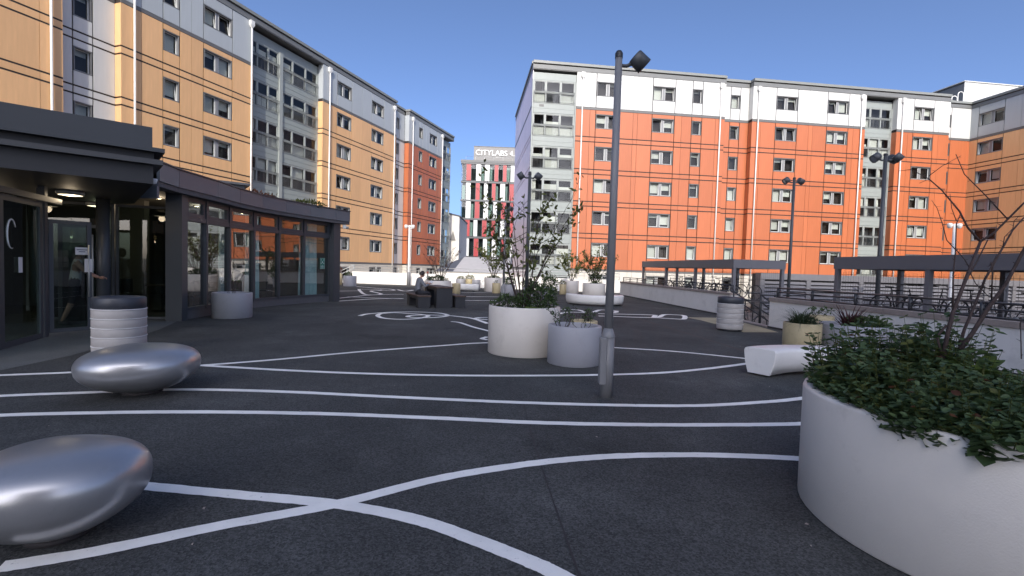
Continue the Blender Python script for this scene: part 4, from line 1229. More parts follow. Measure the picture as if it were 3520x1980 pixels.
def camerapost(label, loc, H, r_):
    l = empty('camera_post', loc, 0, label, 'camera post', 'white camera posts')
    MB().lathe([(0, 0), (.13, 0), (.12, .95), (.09, 1.0), (0, 1.0)], 14).build('base', 'lampgrey', l)
    MB().lathe([(.075, 1.0), (.07, H), (0, H)], 14).build('pole', 'pipe', l)
    for s_ in (-1, 1):
        MB().tube([(0, 0, H - .1), (s_ * .2, 0, H - .05)], .035, 6).build('arm', 'pipe', l)
        MB().lathe([(0, -.18), (.09, -.15), (.12, -.06), (.13, .02), (.10, .10), (0, .12)], 14, (s_ * .26, 0, H - .08)).build('camera_dome', 'pipe', l)
camerapost('white camera post before the far sunlit wall, left of the seated person', (-7.68, 36.0, 0), 4.45, 1)
camerapost('white camera post by the tan block at the right', (23.6, 26.2, LOW), 4.6 - LOW, 1)
bl = empty('bollard', (-6.2, 35.6, 0), 0, 'thin dark bollard before the far wall beside the camera post', 'bollard')
MB().lathe([(0, 0), (.05, 0), (.05, .95), (0, .95)], 10).build('post', 'strip', bl)
MB().lathe([(.07, .951), (.07, 1.05), (0, 1.08)], 10).build('cap', 'redstain', bl)

# ------------------------------------------------------------------ pebble seats
def pebble(label, loc, rz, a, b, h, egg):
    p = empty('pebble_seat', loc, rz, label, 'seat', 'silver pebble seats')
    vs = []; fs = []
    NU, NV = 56, 30
    for i in range(NV + 1):
        v = math.pi * i / NV
        for j in range(NU):
            u = 2 * math.pi * j / NU
            sv = math.sin(v) ** .78 if 0 < i < NV else 0.0
            sgn = lambda t, e: math.copysign(abs(t) ** e, t)
            cx = sv * sgn(math.cos(u), .85); cy = sv * sgn(math.sin(u), .9); cz = -math.cos(v)
            k = 1 - .38 * abs(cz) ** 1.4 if cz < 0 else 1
            x = a * cx * (1 + egg * cy) * k; y = b * cy * (1 - .12 * cx) * k
            z = .58 * h + .42 * h * cz ** .72 if cz > 0 else .58 * h * (1 - abs(cz) ** .74)
            vs.append((x, y, z))
    for i in range(NV):
        for j in range(NU):
            j2 = (j + 1) % NU
            fs.append((i * NU + j, i * NU + j2, (i + 1) * NU + j2, (i + 1) * NU + j))
    MB().add(vs, fs, 0, True).build('shell', 'pebble', p, (0, 0, 0.012))
    MB().lathe([(0, 0.001), (a * 0.34, 0.001), (a * 0.34, 0.03), (0, 0.03)], 24).build('foot', 'kerbdark', p)
    MB().add([(0, 0, 0), (.09, 0, 0), (.085, .012, 0), (.005, .012, 0)], [(0, 1, 2, 3)]).build('sticker', 'paper', p, (-0.05, -b * 0.25, h * 0.985 + 0.012), 0.5)
    return p
pebble('large silver pebble seat in the front left corner, cut by the frame', (-2.47, 2.63, 0), R(8), 0.42, 0.385, 0.49, 0.05)
pebble('silver pebble seat in front of the striped bin by the entrance', (-4.20, 5.52, 0), R(14), 0.57, 0.55, 0.53, -0.03)

# ------------------------------------------------------------------ litter bins
def bin_(label, loc):
    b = empty('litter_bin', loc, 0, label, 'bin', 'striped litter bins')
    r_ = 0.34
    MB().lathe([(0, 0.0), (r_ * .93, 0.0), (r_ * .93, .05), (0, .05)], 32).build('foot', 'black', b)
    z = 0.05
    for k in range(5):
        z1 = z + 0.128
        MB().lathe([(0, z + .002), (r_ - .006, z + .002), (r_, z + .01), (r_, z1 - .01), (r_ - .004, z1), (0, z1)], 40).build('body_ring', 'binbody', b)
        MB().lathe([(r_ - .02, z1 + .001), (r_ + .006, z1 + .002), (r_ + .006, z1 + .012), (r_ - .02, z1 + .013)], 40).build('bright_band', 'binring', b)
        z = z1 + 0.012
    MB().lathe([(0, z + .003), (r_ - .012, z + .003), (r_ - .004, z + .01), (r_ - .004, .91), (r_ - .02, .925), (r_ - .10, .925), (r_ - .11, .90), (0, .88)], 40).build('top', 'bintop', b)
    return b
bin_('striped concrete litter bin behind the pebble seat at the entrance', (-6.02, 7.45, 0))
bin_('striped concrete litter bin beside the steps on the right', (6.02, 13.35, 0))

# ------------------------------------------------------------------ planters
def planter(label, x, y, r_, h, m, group='round planters', wallt=None):
    p = empty('planter', (x, y, 0), 0, label, 'planter', group)
    t = wallt or max(0.04, 0.10 * r_)
    MB().lathe([(0, 0.0), (r_ - .012, 0.0), (r_, .012), (r_, h - .02), (r_ - .006, h - .005), (r_ - .02, h), (r_ - t + .012, h), (r_ - t, h - .012), (r_ - t, h - .16)], 56).build('pot', m, p)
    MB().lathe([(r_ - t + .002, h - .10), (r_ * .5, h - .085), (0, h - .075)], 32).build('soil', 'soil', p)
    return p
planter('large white planter in the bottom right corner full of mint-green leaves', 3.02, 2.98, 1.03, 0.79, 'planterwhite', wallt=.09)
planter('large white planter in the middle holding a sparse leafy tree', 0.24, 8.93, 0.655, 0.86, 'planterwhite')
planter('grey planter between the large middle planter and the lamp post', 1.06, 8.03, 0.44, 0.634, 'plantergrey', wallt=.065)
planter('small beige planter peeking out behind the grey one', 1.52, 10.1, 0.28, 0.50, 'planterbeige')
planter('grey planter against the curved pavilion glass', -7.45, 12.95, 0.48, 0.67, 'plantergrey')
planter('beige planter of grasses near the right wall', 5.98, 9.95, 0.35, 0.60, 'planterbeige')
planter('smaller beige planter behind the grasses', 7.15, 11.2, 0.27, 0.66, 'planterbeige')
planter('wide grey planter of purple spiky leaves by the right wall', 7.05, 9.95, 0.63, 0.60, 'plantergrey')
planter('grey planter beside the far end of the pavilion', -10.66, 31.95, 0.42, 0.70, 'plantergrey')
planter('beige planter half hidden by the pavilion corner', -12.1, 33.4, 0.40, 0.80, 'planterbeige')
planter('white planter with a reddish bare shrub behind the picnic table', -3.7, 24.2, 0.66, 0.80, 'planterwhite')
planter('grey planter behind the curved white seat, leftmost of three', -3.55, 33.6, 0.34, 0.68, 'plantergrey')
planter('beige planter behind the curved white seat, middle of three', -2.92, 33.3, 0.27, 0.68, 'planterbeige')
planter('pale grey planter behind the curved white seat, rightmost of three', -2.45, 33.2, 0.30, 0.66, 'plantergrey')
planter('tall white planter with a leafy shrub before the far wall', -1.22, 30.9, 0.55, 0.87, 'planterwhite')
planter('small beige planter touching the tall white one', -0.94, 28.9, 0.24, 0.61, 'planterbeige')
planter('beige planter just behind the picnic bench', -3.05, 26.6, 0.23, 0.60, 'planterbeige')
planter('grey planter left of the second lamp post', -0.15, 26.8, 0.33, 0.62, 'plantergrey')
planter('small grey planter with round dark shrub behind the tree', 1.9, 25.2, 0.30, 0.60, 'plantergrey')
planter('small beige planter left of the tall white one at the far right', 3.12, 29.8, 0.21, 0.62, 'planterbeige')
planter('tall white planter with yellowing shrub beside the beige one', 3.85, 31.6, 0.48, 0.82, 'planterwhite')
planter('wide white planter with leafy tree behind the curved bench', 4.65, 27.6, 0.64, 0.80, 'planterwhite')

# ------------------------------------------------------------------ curved white benches
def bench(label, cx, cy, r0, r1, a0, a1, h=0.45, group='curved white benches'):
    b = empty('curved_bench', (cx, cy, 0), 0, label, 'bench', group)
    N = 36
    rm = (r0 + r1) / 2
    prof = [(r0 + .07, .03), (r0 + .02, .2), (r0, h - .05), (r0 + .012, h - .015), (r0 + .04, h), (r1 - .04, h), (r1 - .012, h - .015), (r1, h - .05), (r1 - .02, .2), (r1 - .07, .03)]
    vs = []
    for i in range(N + 1):
        a = R(a0 + (a1 - a0) * i / N)
        for q, (r_, z) in enumerate(prof):
            lift = 0.04 * math.sin(math.pi * i / N) if q in (0, 9) else 0
            vs.append((r_ * math.cos(a), r_ * math.sin(a), z + lift))
    P = len(prof)
    fs = [(i * P + q, (i + 1) * P + q, (i + 1) * P + (q + 1) % P, i * P + (q + 1) % P) for i in range(N) for q in range(P)]
    mb = MB().add(vs, fs, 0, True)
    mb.f += [list(range(P)), [N * P + q for q in range(P)][::-1]]; mb.m += [0, 0]; mb.sm += [False, False]
    mb.build('seat_shell', 'benchwhite', b)
    for t in (0.12, 0.88):
        a = R(a0 + (a1 - a0) * t)
        MB().box(-.12, .12, -.05, .05, 0, .07).build('foot', 'kerbdark', b, (rm * math.cos(a), rm * math.sin(a), 0), a)
    return b
bench('curved white bench in front of the beige grass planter', 4.93, 5.90, 1.64, 2.12, 126, 30, 0.42)
bench('curved white bench before the planters in the middle distance', 3.75, 22.0, 0.78, 1.30, 165, 375)
bench('curved white seat behind the picnic table by the far planters', -2.9, 31.6, 1.2, 1.7, 225, 300)

# ------------------------------------------------------------------ picnic table and its benches
AX = R(25)                                        # long axis leans to the left, away from the viewer
bp = Vector((-2.45, 17.75, 0))
def loc(x, y, z=0): return (bp.x + x * math.cos(AX) - y * math.sin(AX), bp.y + x * math.sin(AX) + y * math.cos(AX), z)
def slabset(name, label, cat, x0, x1, h, Ln, planks, grp=None):
    t = empty(name, loc(0, 0), AX, label, cat, grp)
    pw = (x1 - x0 + .06) / planks
    for k in range(planks):
        MB().bbox(x0 - .03 + k * pw + .004, x0 - .03 + (k + 1) * pw - .004, -.03, Ln + .03, h - .05, h, .005).build('plank', 'wood', t)
    for y in (0, Ln - .35):
        MB().bbox(x0, x1, y, y + .35, 0, h - .051, .008).build('slab_leg', 'tabledark', t)
    MB().box(x0 + .03, x1 - .03, .36, Ln - .36, h - .14, h - .052).build('apron', 'tabledark', t)
    return t
slabset('picnic_table', 'dark wooden picnic table the person reads at', 'table', -.30, .30, .77, 1.75, 5)
slabset('picnic_bench', 'dark slab bench the reading person sits on', 'bench', -.98, -.53, .45, 1.75, 4, 'picnic benches')
slabset('picnic_bench', 'empty dark slab bench right of the picnic table', 'bench', .42, .80, .45, 1.75, 4, 'picnic benches')

# ------------------------------------------------------------------ people
def figure(name, label, joints, bones, tags, matorder, loc_, rz):
    """one skinned body: joints name -> (pos, radius), faces take the material of the nearest bone"""
    names = list(joints)
    idx = {n: i for i, n in enumerate(names)}
    me = bpy.data.meshes.new('skeleton')
    me.from_pydata([joints[n][0] for n in names], [(idx[a], idx[b]) for a, b, _ in bones], [])
    o = bpy.data.objects.new('skeleton', me)
    COL.objects.link(o)
    o.modifiers.new('skin', 'SKIN')
    sm = o.modifiers.new('sub', 'SUBSURF'); sm.levels = 2; sm.render_levels = 2
    for i, n in enumerate(names):
        d = me.skin_vertices[0].data[i]
        rr = joints[n][1]
        d.radius = rr if isinstance(rr, tuple) else (rr, rr)
        d.use_root = (i == 0)
    bpy.context.view_layer.update()
    me2 = bpy.data.meshes.new_from_object(o.evaluated_get(bpy.context.evaluated_depsgraph_get()))
    bpy.data.objects.remove(o)
    me2.materials.clear()
    for m in matorder: me2.materials.append(M[m])
    segs = [(Vector(joints[a][0]), Vector(joints[b][0]), matorder.index(t)) for a, b, t in bones]
    for p in me2.polygons:
        c = p.center; best = (9e9, 0)
        for a, b, t in segs:
            ab = b - a; u = max(0, min(1, (c - a).dot(ab) / max(ab.length_squared, 1e-9)))
            dd = (c - a - ab * u).length
            if dd < best[0]: best = (dd, t)
        p.material_index = best[1]; p.use_smooth = True
    root = empty(name, loc_, rz, label, 'person')
    put('body', me2, root)
    return root
# facing +x: a reader leaning on the table
J = {'pelvis': ((0, 0, .55), (.15, .13)), 'belly': ((.03, 0, .72), (.135, .12)), 'chest': ((.08, 0, .92), (.15, .13)), 'neck0': ((.13, 0, 1.06), .075), 'neck1': ((.165, 0, 1.12), .055),
     'shL': ((.10, .17, 1.0), .075), 'elL': ((.22, .24, .76), .052), 'wrL': ((.42, .13, .86), .036),
     'shR': ((.10, -.17, 1.0), .075), 'elR': ((.22, -.25, .76), .052), 'wrR': ((.42, -.12, .86), .036),
     'hipL': ((.06, .10, .53), .10), 'knL': ((.46, .13, .52), .075), 'anL': ((.42, .13, .10), .045), 'toL': ((.56, .14, .05), .04),
     'hipR': ((.06, -.10, .53), .10), 'knR': ((.46, -.13, .52), .075), 'anR': ((.38, -.13, .10), .045), 'toR': ((.52, -.14, .05), .04)}
Bn = [('pelvis', 'belly', 'shirt'), ('belly', 'chest', 'shirt'), ('chest', 'neck0', 'shirt'), ('neck0', 'neck1', 'skin'),
      ('chest', 'shL', 'shirt'), ('shL', 'elL', 'shirt'), ('elL', 'wrL', 'shirt'), ('chest', 'shR', 'shirt'), ('shR', 'elR', 'shirt'), ('elR', 'wrR', 'shirt'),
      ('pelvis', 'hipL', 'trousers'), ('hipL', 'knL', 'trousers'), ('knL', 'anL', 'trousers'), ('anL', 'toL', 'shoe'), ('pelvis', 'hipR', 'trousers'), ('hipR', 'knR', 'trousers'), ('knR', 'anR', 'trousers'), ('anR', 'toR', 'shoe')]
def head(root, c, tilt, sc=1.0, hairm='hair'):
    vs = []; fs = []; NU, NV = 24, 16
    for i in range(NV + 1):
        v = math.pi * i / NV
        for j in range(NU):
            u = 2 * math.pi * j / NU
            x, y, z = math.sin(v) * math.cos(u), math.sin(v) * math.sin(u), math.cos(v)
            X, Y, Z = .098 * x, .078 * y, .118 * z
            if z < 0: X *= 1 - .25 * (-z); Y *= 1 - .35 * (-z); X += .02 * (-z)
            fz = max(0, math.cos(u)) ** 14 * math.sin(v)
            if -0.45 < z < 0.1: X += .022 * fz * (1 - abs(z + .2) * 2.5 if abs(z + .2) < .4 else 0)          # nose
            if 0.05 < z < 0.2: X -= .006 * max(0, math.cos(u)) ** 4
            vs.append((X * sc, Y * sc, Z * sc))
    for i in range(NV):
        for j in range(NU):
            fs.append((i * NU + j, (i + 1) * NU + j, (i + 1) * NU + (j + 1) % NU, i * NU + (j + 1) % NU))
    mb = MB().add(vs, fs, 0, True)
    for s_ in (-1, 1):
        mb.lathe([(0, -.008), (.022, -.006), (.030, .004), (.020, .01), (0, .006)], 10, (0, 0, 0))
        n_ = 50
        for k in range(len(mb.v) - n_, len(mb.v)):
            x, y, z = mb.v[k]; mb.v[k] = (x * .7 - .005, s_ * (.074 + z), y - .01)
        mb.lathe([(0, .010), (.007, .008), (.010, 0)], 8, (0, 0, 0), 1)
        n_ = 24
        for k in range(len(mb.v) - n_, len(mb.v)):
            x, y, z = mb.v[k]; mb.v[k] = (.082 + z, s_ * .032 + x, .012 + y * .7)
    mb.add([(.086, -.022, -.066), (.092, 0, -.063), (.086, .022, -.066), (.09, 0, -.071)], [(0, 1, 2, 3)], 2)
    h = mb.build('head', ['skin', 'ink', 'redstain'], root, c, rot=(0, R(tilt), 0))
    hv = []; hf = []
    for i in range(11):
        v = math.pi * 0.62 * i / 10
        for j in range(NU):
            u = 2 * math.pi * j / NU
            k = 1.09 + .03 * math.sin(5 * u + 3 * v)
            x, y, z = math.sin(v) * math.cos(u), math.sin(v) * math.sin(u), math.cos(v)
            if math.cos(u) > .35 and z < .45: z = .45 + .05 * math.sin(3 * u); rr = math.sqrt(max(0, 1 - z * z)); x, y = rr * math.cos(u), rr * math.sin(u)
            hv.append((.098 * x * k * sc - .006, .080 * y * k * sc, .120 * z * k * sc))
    for i in range(10):
        for j in range(NU):
            hf.append((i * NU + j, (i + 1) * NU + j, (i + 1) * NU + (j + 1) % NU, i * NU + (j + 1) % NU))
    MB().add(hv, hf, 0, True).build('hair', hairm, h)
    return h
def hand(root, wrist, d, up, side, curl=0.6, name='hand', m='skin'):
    d = Vector(d).normalized(); up = Vector(up).normalized(); sd = d.cross(up).normalized() * side
    w = Vector(wrist); mb = MB()
    mb.tube([w, w + d * .045, w + d * .085], [.022, .036, .034], 8)
    for k, (o_, L) in enumerate(((-.027, .062), (-.009, .072), (.009, .068), (.027, .052))):
        p0 = w + d * .08 + sd * o_
        p1 = p0 + d * L * .45; p2 = p1 + (d * math.cos(curl) - up * math.sin(curl)) * L * .35; p3 = p2 + (d * math.cos(2 * curl) - up * math.sin(2 * curl)) * L * .3
        mb.tube([p0, p1, p2, p3], [.0095, .009, .008, .006], 6)
    p0 = w + d * .03 - sd * .028
    mb.tube([p0, p0 + d * .03 - sd * .022, p0 + d * .058 - sd * .018 - up * .012], [.012, .010, .007], 6)
    return mb.build(name, m, root)
ps = figure('person', 'person in grey top and dark trousers sitting reading at the picnic table', J, Bn, None, ['shirt', 'trousers', 'skin', 'shoe'], loc(-.86, .72, -.015), AX + R(8))
head(ps, (.20, 0, 1.215), 24)
hand(ps, (.42, .13, .86), (.9, -.3, .25), (0, 0, 1), 1)
hand(ps, (.42, -.12, .86), (.9, .3, .25), (0, 0, 1), -1)
bk2 = empty('book', (0, 0, 0), 0, 'pale open book held by the seated reader', 'book')
bk2.location = ps.matrix_basis @ Vector((.56, 0, .90)); bk2.rotation_euler = (0, 0, AX + R(8))
for s_ in (-1, 1):
    MB().box(-.10, .10, 0.004 if s_ > 0 else -.14, .14 if s_ > 0 else -.004, -.006, .006).build('page_block', 'paper', bk2, rot=(R(8 * s_), R(-38), 0))

J2 = {'pelvis': ((0, 0, .95), (.15, .12)), 'belly': ((0.02, 0, 1.12), (.13, .11)), 'chest': ((.05, 0, 1.32), (.15, .115)), 'neck0': ((.07, 0, 1.45), .07), 'neck1': ((.085, 0, 1.52), .052),
      'shL': ((.05, .17, 1.40), .065), 'elL': ((-.02, .27, 1.14), .043), 'wrL': ((.10, .30, .92), .032),
      'shR': ((.05, -.17, 1.40), .065), 'elR': ((.22, -.24, 1.18), .043), 'wrR': ((.44, -.20, 1.06), .032),
      'hipL': ((0, .09, .90), .10), 'knL': ((.14, .10, .50), .065), 'anL': ((.10, .10, .09), .040), 'toL': ((.24, .11, .05), .038),
      'hipR': ((0, -.09, .90), .10), 'knR': ((-.04, -.10, .49), .065), 'anR': ((-.20, -.10, .10), .040), 'toR': ((-.06, -.11, .05), .038)}
B2 = [(a, b, {'shirt': 'paper'}.get(t, t)) for a, b, t in Bn]
B2 = [(a, b, 'skin' if (a, b) in (('elL', 'wrL'), ('elR', 'wrR'), ('knL', 'anL'), ('knR', 'anR'), ('shR', 'elR'), ('shL', 'elL')) else t) for a, b, t in B2]
p2 = figure('person', 'person in shorts stepping through the entrance, mostly hidden behind the door', J2, B2, None, ['paper', 'trousers', 'skin', 'shoe'], (-9.64, 10.70, -.005), R(35))
head(p2, (.10, 0, 1.63), 6)
hand(p2, (.44, -.20, 1.06), (1, .1, 0), (0, 0, 1), -1, 0.9)
hand(p2, (.10, .30, .92), (.2, .1, -1), (1, 0, 0), 1, 0.4)

# ------------------------------------------------------------------ plants
def add_leaf(mb, p, d, up, L, W, mi=0, cup=0.18, droop=0.15):
    d = d.normalized()
    s = d.cross(up)
    if s.length < 1e-4: s = d.orthogonal()
    s.normalize()
    n = s.cross(d)
    q = lambda u, w, k: p + d * L * u + s * W * w - n * (W * cup * k + L * droop * u * u)
    mb.add([p, q(.22, .40, 0), q(.25, 0, 1), q(.22, -.40, 0), q(.58, .46, 0), q(.60, 0, .8), q(.58, -.46, 0), q(1, 0, 0)],
           [(0, 2, 1), (0, 3, 2), (1, 2, 5, 4), (2, 3, 6, 5), (4, 5, 7), (5, 6, 7)], mi, True)

def rvec(rg, up=0.0):
    v = Vector((rg.gauss(0, 1), rg.gauss(0, 1), rg.gauss(0, 1) + up))
    return v.normalized()

def leafcloud(mb, rg, c, rad, n, L, W, hollow=0.45, up=0.5, mi=0):
    for k in range(n):
        v = rvec(rg)
        t = hollow + (1 - hollow) * rg.random() ** .6
        lump = 1 + .22 * math.sin(5 * v.x + 3 * v.y + c[0] * 7) * math.cos(4 * v.z + c[1] * 5)
        p = Vector((c[0] + v.x * rad[0] * t * lump, c[1] + v.y * rad[1] * t * lump, c[2] + v.z * rad[2] * t * lump))
        d = (v + rvec(rg) * .9 + Vector((0, 0, up)))
        s = rg.uniform(.65, 1.25)
        add_leaf(mb, p, d, rvec(rg, 1.0), L * s, W * s, mi)

def bush(label, loc_, rad, n, L, W, m, seed, cat='shrub', grp=None, stems=5):
    rg = random.Random(seed)
    b = empty('shrub', loc_, rg.uniform(0, 6), label, cat, grp)
    mb = MB()
    leafcloud(mb, rg, (0, 0, rad[2] * .95), rad, n, L, W)
    mb.build('foliage', m, b)
    sm = MB()
    for k in range(stems):
        v = rvec(rg, 1.2)
        sm.tube([(0, 0, 0), tuple(Vector((v.x * rad[0] * .4, v.y * rad[1] * .4, rad[2] * .7))), tuple(Vector((v.x * rad[0] * .9, v.y * rad[1] * .9, rad[2] * (1 + .7 * abs(v.z)))))], [.012, .008, .003], 5)
    sm.build('stems', 'barkgrey', b)
    return b

def whip_tree(label, loc_, H, spread, nst, m, leafn, L, W, seed, r0=.016, bark='bark', lo=.25, cat='tree', branch=4, clump=False, grp=None):
    """several thin stems fanning out of the soil, side twigs, scattered leaves"""
    rg = random.Random(seed)
    t = empty('young_tree', loc_, 0, label, cat, grp)
    sm = MB(); lf = MB()
    nodes = []
    for k in range(nst):
        a = 2 * math.pi * (k + rg.uniform(-.3, .3)) / nst
        sp = spread * rg.uniform(.45, 1.0); h = H * rg.uniform(.72, 1.0)
        pts = []; rad = []
        N = 7
        wob = (rg.uniform(-.06, .06), rg.uniform(-.06, .06))
        for q in range(N + 1):
            u = q / N
            rr = sp * (u ** 1.25)
            pts.append(Vector((math.cos(a) * (rr + .05) + wob[0] * math.sin(6 * u), math.sin(a) * (rr + .05) + wob[1] * math.sin(5 * u), h * u)))
            rad.append(r0 * (1 - .82 * u))
        sm.tube(pts, rad, 6)
        for q in range(2, N + 1):
            if pts[q].z / H > lo: nodes.append((pts[q], (pts[q] - pts[q - 1]).normalized()))
        for bq in range(branch):
            u = rg.uniform(.3, .92); i = int(u * N); p0 = pts[i] + (pts[min(i + 1, N)] - pts[i]) * (u * N - i)
            d = (Vector((math.cos(a + rg.uniform(-1.5, 1.5)), math.sin(a + rg.uniform(-1.5, 1.5)), rg.uniform(.3, 1.4)))).normalized()
            Lb = H * rg.uniform(.12, .26)
            p1 = p0 + d * Lb * .5 + Vector((0, 0, .02)); p2 = p0 + d * Lb + Vector((0, 0, Lb * .15))
            sm.tube([p0, p1, p2], [r0 * .4, r0 * .28, r0 * .12], 5)
            for pp in (p0 * .4 + p1 * .6, p1, p1 * .5 + p2 * .5, p2): nodes.append((pp, d))
    for k in range(leafn):
        p, d = rg.choice(nodes)
        if clump:
            p = p + rvec(rg) * .06
        dd = d * .5 + rvec(rg) + Vector((0, 0, -.1))
        s = rg.uniform(.6, 1.2)
        add_leaf(lf, p + rvec(rg) * .025, dd, rvec(rg, .8), L * s, W * s, 0, .12, .25)
    sm.build('branches', bark, t)
    lf.build('crown', m, t)
    return t

# the middle planter: sparse tree, dark undergrowth, one pale-leaved rosette
whip_tree('sparse many-stemmed young tree in the large middle planter', (0.20, 8.93, .78), 2.25, 1.1, 13, 'leafolive', 680, .090, .048, 21, .0125, 'bark', .28, branch=5)
bush('dense dark undergrowth on the right of the middle planter', (0.50, 8.95, .76), (.36, .36, .26), 1500, .055, .028, 'leaf', 22)
bush('low dark undergrowth on the left of the middle planter', (-0.06, 8.8, .76), (.30, .26, .15), 700, .05, .026, 'leaf', 23)
def rosette(label, loc_, n, L, W, m, seed, rise=.5, cat='plant'):
    rg = random.Random(seed)
    b = empty('leafy_plant', loc_, 0, label, cat)
    mb = MB()
    for k in range(n):
        a = 2 * math.pi * k / n * 1.618 * 2
        e = rise * (1 - .6 * k / n) + rg.uniform(-.1, .1)
        d = Vector((math.cos(a), math.sin(a), e + .15))
        s = rg.uniform(.75, 1.15)
        P0 = Vector((0, 0, .02 + .01 * k / n)); side = d.cross(Vector((0, 0, 1))).normalized(); d.normalize()
        nn = side.cross(d)
        pts = []
        for q, wq in ((0, .12), (.3, .75), (.6, 1.0), (.85, .6), (1.0, .05)):
            c = P0 + d * L * s * q - Vector((0, 0, 1)) * L * .35 * q * q
            pts.append((c + side * W * s * wq * .5, c - nn * W * .12 * wq, c - side * W * s * wq * .5))
        for q in range(4):
            a0, b0, c0 = pts[q]; a1, b1, c1 = pts[q + 1]
            mb.add([a0, b0, c0, a1, b1, c1], [(0, 1, 4, 3), (1, 2, 5, 4)], 0, True)
    mb.build('leaves', m, b)
    return b
rosette('pale green broad-leaved plant at the front of the middle planter', (0.36, 8.50, .79), 16, .20, .11, 'leaflime', 5)
whip_tree('wispy twig with small leaves leaning over the grey planter', (0.86, 8.05, .55), .42, .36, 6, 'leaf', 170, .045, .020, 31, .007, 'bark', .15, cat='shrub')
whip_tree('thin sprigs in the grey planter near its right rim', (1.20, 8.1, .55), .36, .30, 4, 'leaf', 90, .045, .016, 32, .005, 'bark', .2, cat='shrub')
bush('upright green sprig in the small beige planter', (1.60, 10.1, .42), (.10, .10, .17), 200, .05, .018, 'leafgrass', 33)
whip_tree('dry twiggy growth in the small beige planter', (1.45, 10.05, .42), .26, .16, 6, 'leafpurple', 40, .03, .012, 34, .004, 'bark', .3, cat='shrub')

def grass(label, loc_, n, L, W, m, seed, spread=.6, droop=.55, cat='grass', name='grass_tuft'):
    rg = random.Random(seed)
    g_ = empty(name, loc_, 0, label, cat)
    mb = MB()
    for k in range(n):
        a = rg.uniform(0, 6.283); e = rg.uniform(.35, 1.5)
        d = Vector((math.cos(a) * spread, math.sin(a) * spread, e)).normalized()
        side = Vector((-math.sin(a), math.cos(a), 0)); s = rg.uniform(.5, 1.1)
        b0 = Vector((rg.gauss(0, .05), rg.gauss(0, .05), 0))
        prev = None
        for q in range(6):
            u = q / 5
            c = b0 + d * L * s * u - Vector((0, 0, 1)) * L * s * droop * u * u + Vector((d.x, d.y, 0)) * L * s * droop * .5 * u * u
            w = W * (1 - u ** 1.5) + .0006
            cur = (c + side * w * .5, c - side * w * .5)
            if prev: mb.add([prev[0], prev[1], cur[1], cur[0]], [(0, 1, 2, 3)], 0, True)
            prev = cur
    mb.build('blades', m, g_)
    return g_
grass('arching thin grass spilling over the beige planter', (5.92, 9.9, .52), 300, .95, .011, 'leafgrass', 41)
bush('green herb mound in the beige grass planter', (6.02, 9.95, .50), (.26, .26, .12), 750, .05, .018, 'leafgrass', 42)
whip_tree('small dark leafy sprigs in the rear beige planter', (7.1, 11.15, .58), .32, .20, 6, 'leaf', 130, .055, .032, 43, .005, cat='shrub')
grass('purple spiky leaves in the wide grey planter', (6.95, 9.95, .52), 120, .66, .030, 'leafpurple', 44, .9, .10, 'plant', 'spiky_plant')
bush('dark green leaves around the spiky plant', (7.2, 9.85, .50), (.40, .36, .13), 900, .075, .034, 'leaf', 45)

# mint mass in the big front planter: upright sprigs with opposite leaf pairs
def mint(label, c, rr, h0, n, seed, m, lean=.5):
    rg = random.Random(seed)
    b = empty('mint_plant', (c[0], c[1], c[2]), 0, label, 'plant', 'herbs in the big front planter')
    lf = MB(); sm = MB()
    for k in range(n):
        a = rg.uniform(0, 6.283); q = math.sqrt(rg.random())
        x, y = math.cos(a) * q * rr[0], math.sin(a) * q * rr[1]
        H = h0 * rg.uniform(.55, 1.15) * (1 - .35 * q * q)
        ln = lean * q * q
        d = Vector((math.cos(a) * ln + rg.gauss(0, .16), math.sin(a) * ln + rg.gauss(0, .16), 1)).normalized()
        base = Vector((x, y, 0)); nn = rg.randint(5, 8)
        tip = base + d * H
        if ln > .3: tip.z -= H * .35 * (ln - .3)
        sm.tube([base, (base + tip) * .5 + Vector((0, 0, .02)), tip], [.0035, .003, .0015], 4, caps=False)
        ph = rg.uniform(0, 3.14); big = rg.choice([.7, .85, 1, 1, 1.2, 1.45]); tn = rg.random()
        for i in range(nn):
            u = .25 + .75 * i / (nn - 1)
            p = base + (tip - base) * u
            for s_ in (0, math.pi):
                an = ph + i * 1.57 + s_
                ld = Vector((math.cos(an), math.sin(an), rg.uniform(-.25, .75)))
                sz = (1.2 - .6 * u) * rg.uniform(.75, 1.25) * big
                tone = 3 if rg.random() < .012 else (1 if tn > .9 else (2 if tn > .72 else 0))
                add_leaf(lf, p, ld, Vector((rg.gauss(0, .45), rg.gauss(0, .45), 1)), .060 * sz, .042 * sz, tone, .25, rg.uniform(.05, .45))
    lf.build('leaves', [m, 'leafolive', 'leaf', 'leafrust'], b); sm.build('stems', 'leafolive', b)
    return b
mint('thick dark mint foliage spilling over the near left rim of the front planter', (2.66, 2.80, .69), (.57, .64), .34, 900, 51, 'leafmint', .7)
mint('thick dark mint foliage along the right of the front planter', (3.42, 2.72, .69), (.55, .68), .32, 850, 52, 'leafmint', .9)
mint('taller mint sprigs at the back of the front planter', (2.85, 3.6, .69), (.55, .32), .52, 330, 53, 'leafmint', .25)
mint('tall leafy sprigs rising in the middle of the front planter', (2.95, 3.3, .69), (.30, .18), .60, 110, 54, 'leafmint', .1)
mint('loose mint sprigs at the left edge of the front planter', (2.33, 3.12, .69), (.20, .38), .36, 230, 55, 'leafmint', .35)
rosette('yellow-green broad leaves behind the mint in the front planter', (3.02, 3.12, .90), 15, .30, .085, 'leaflime', 56, 1.1)

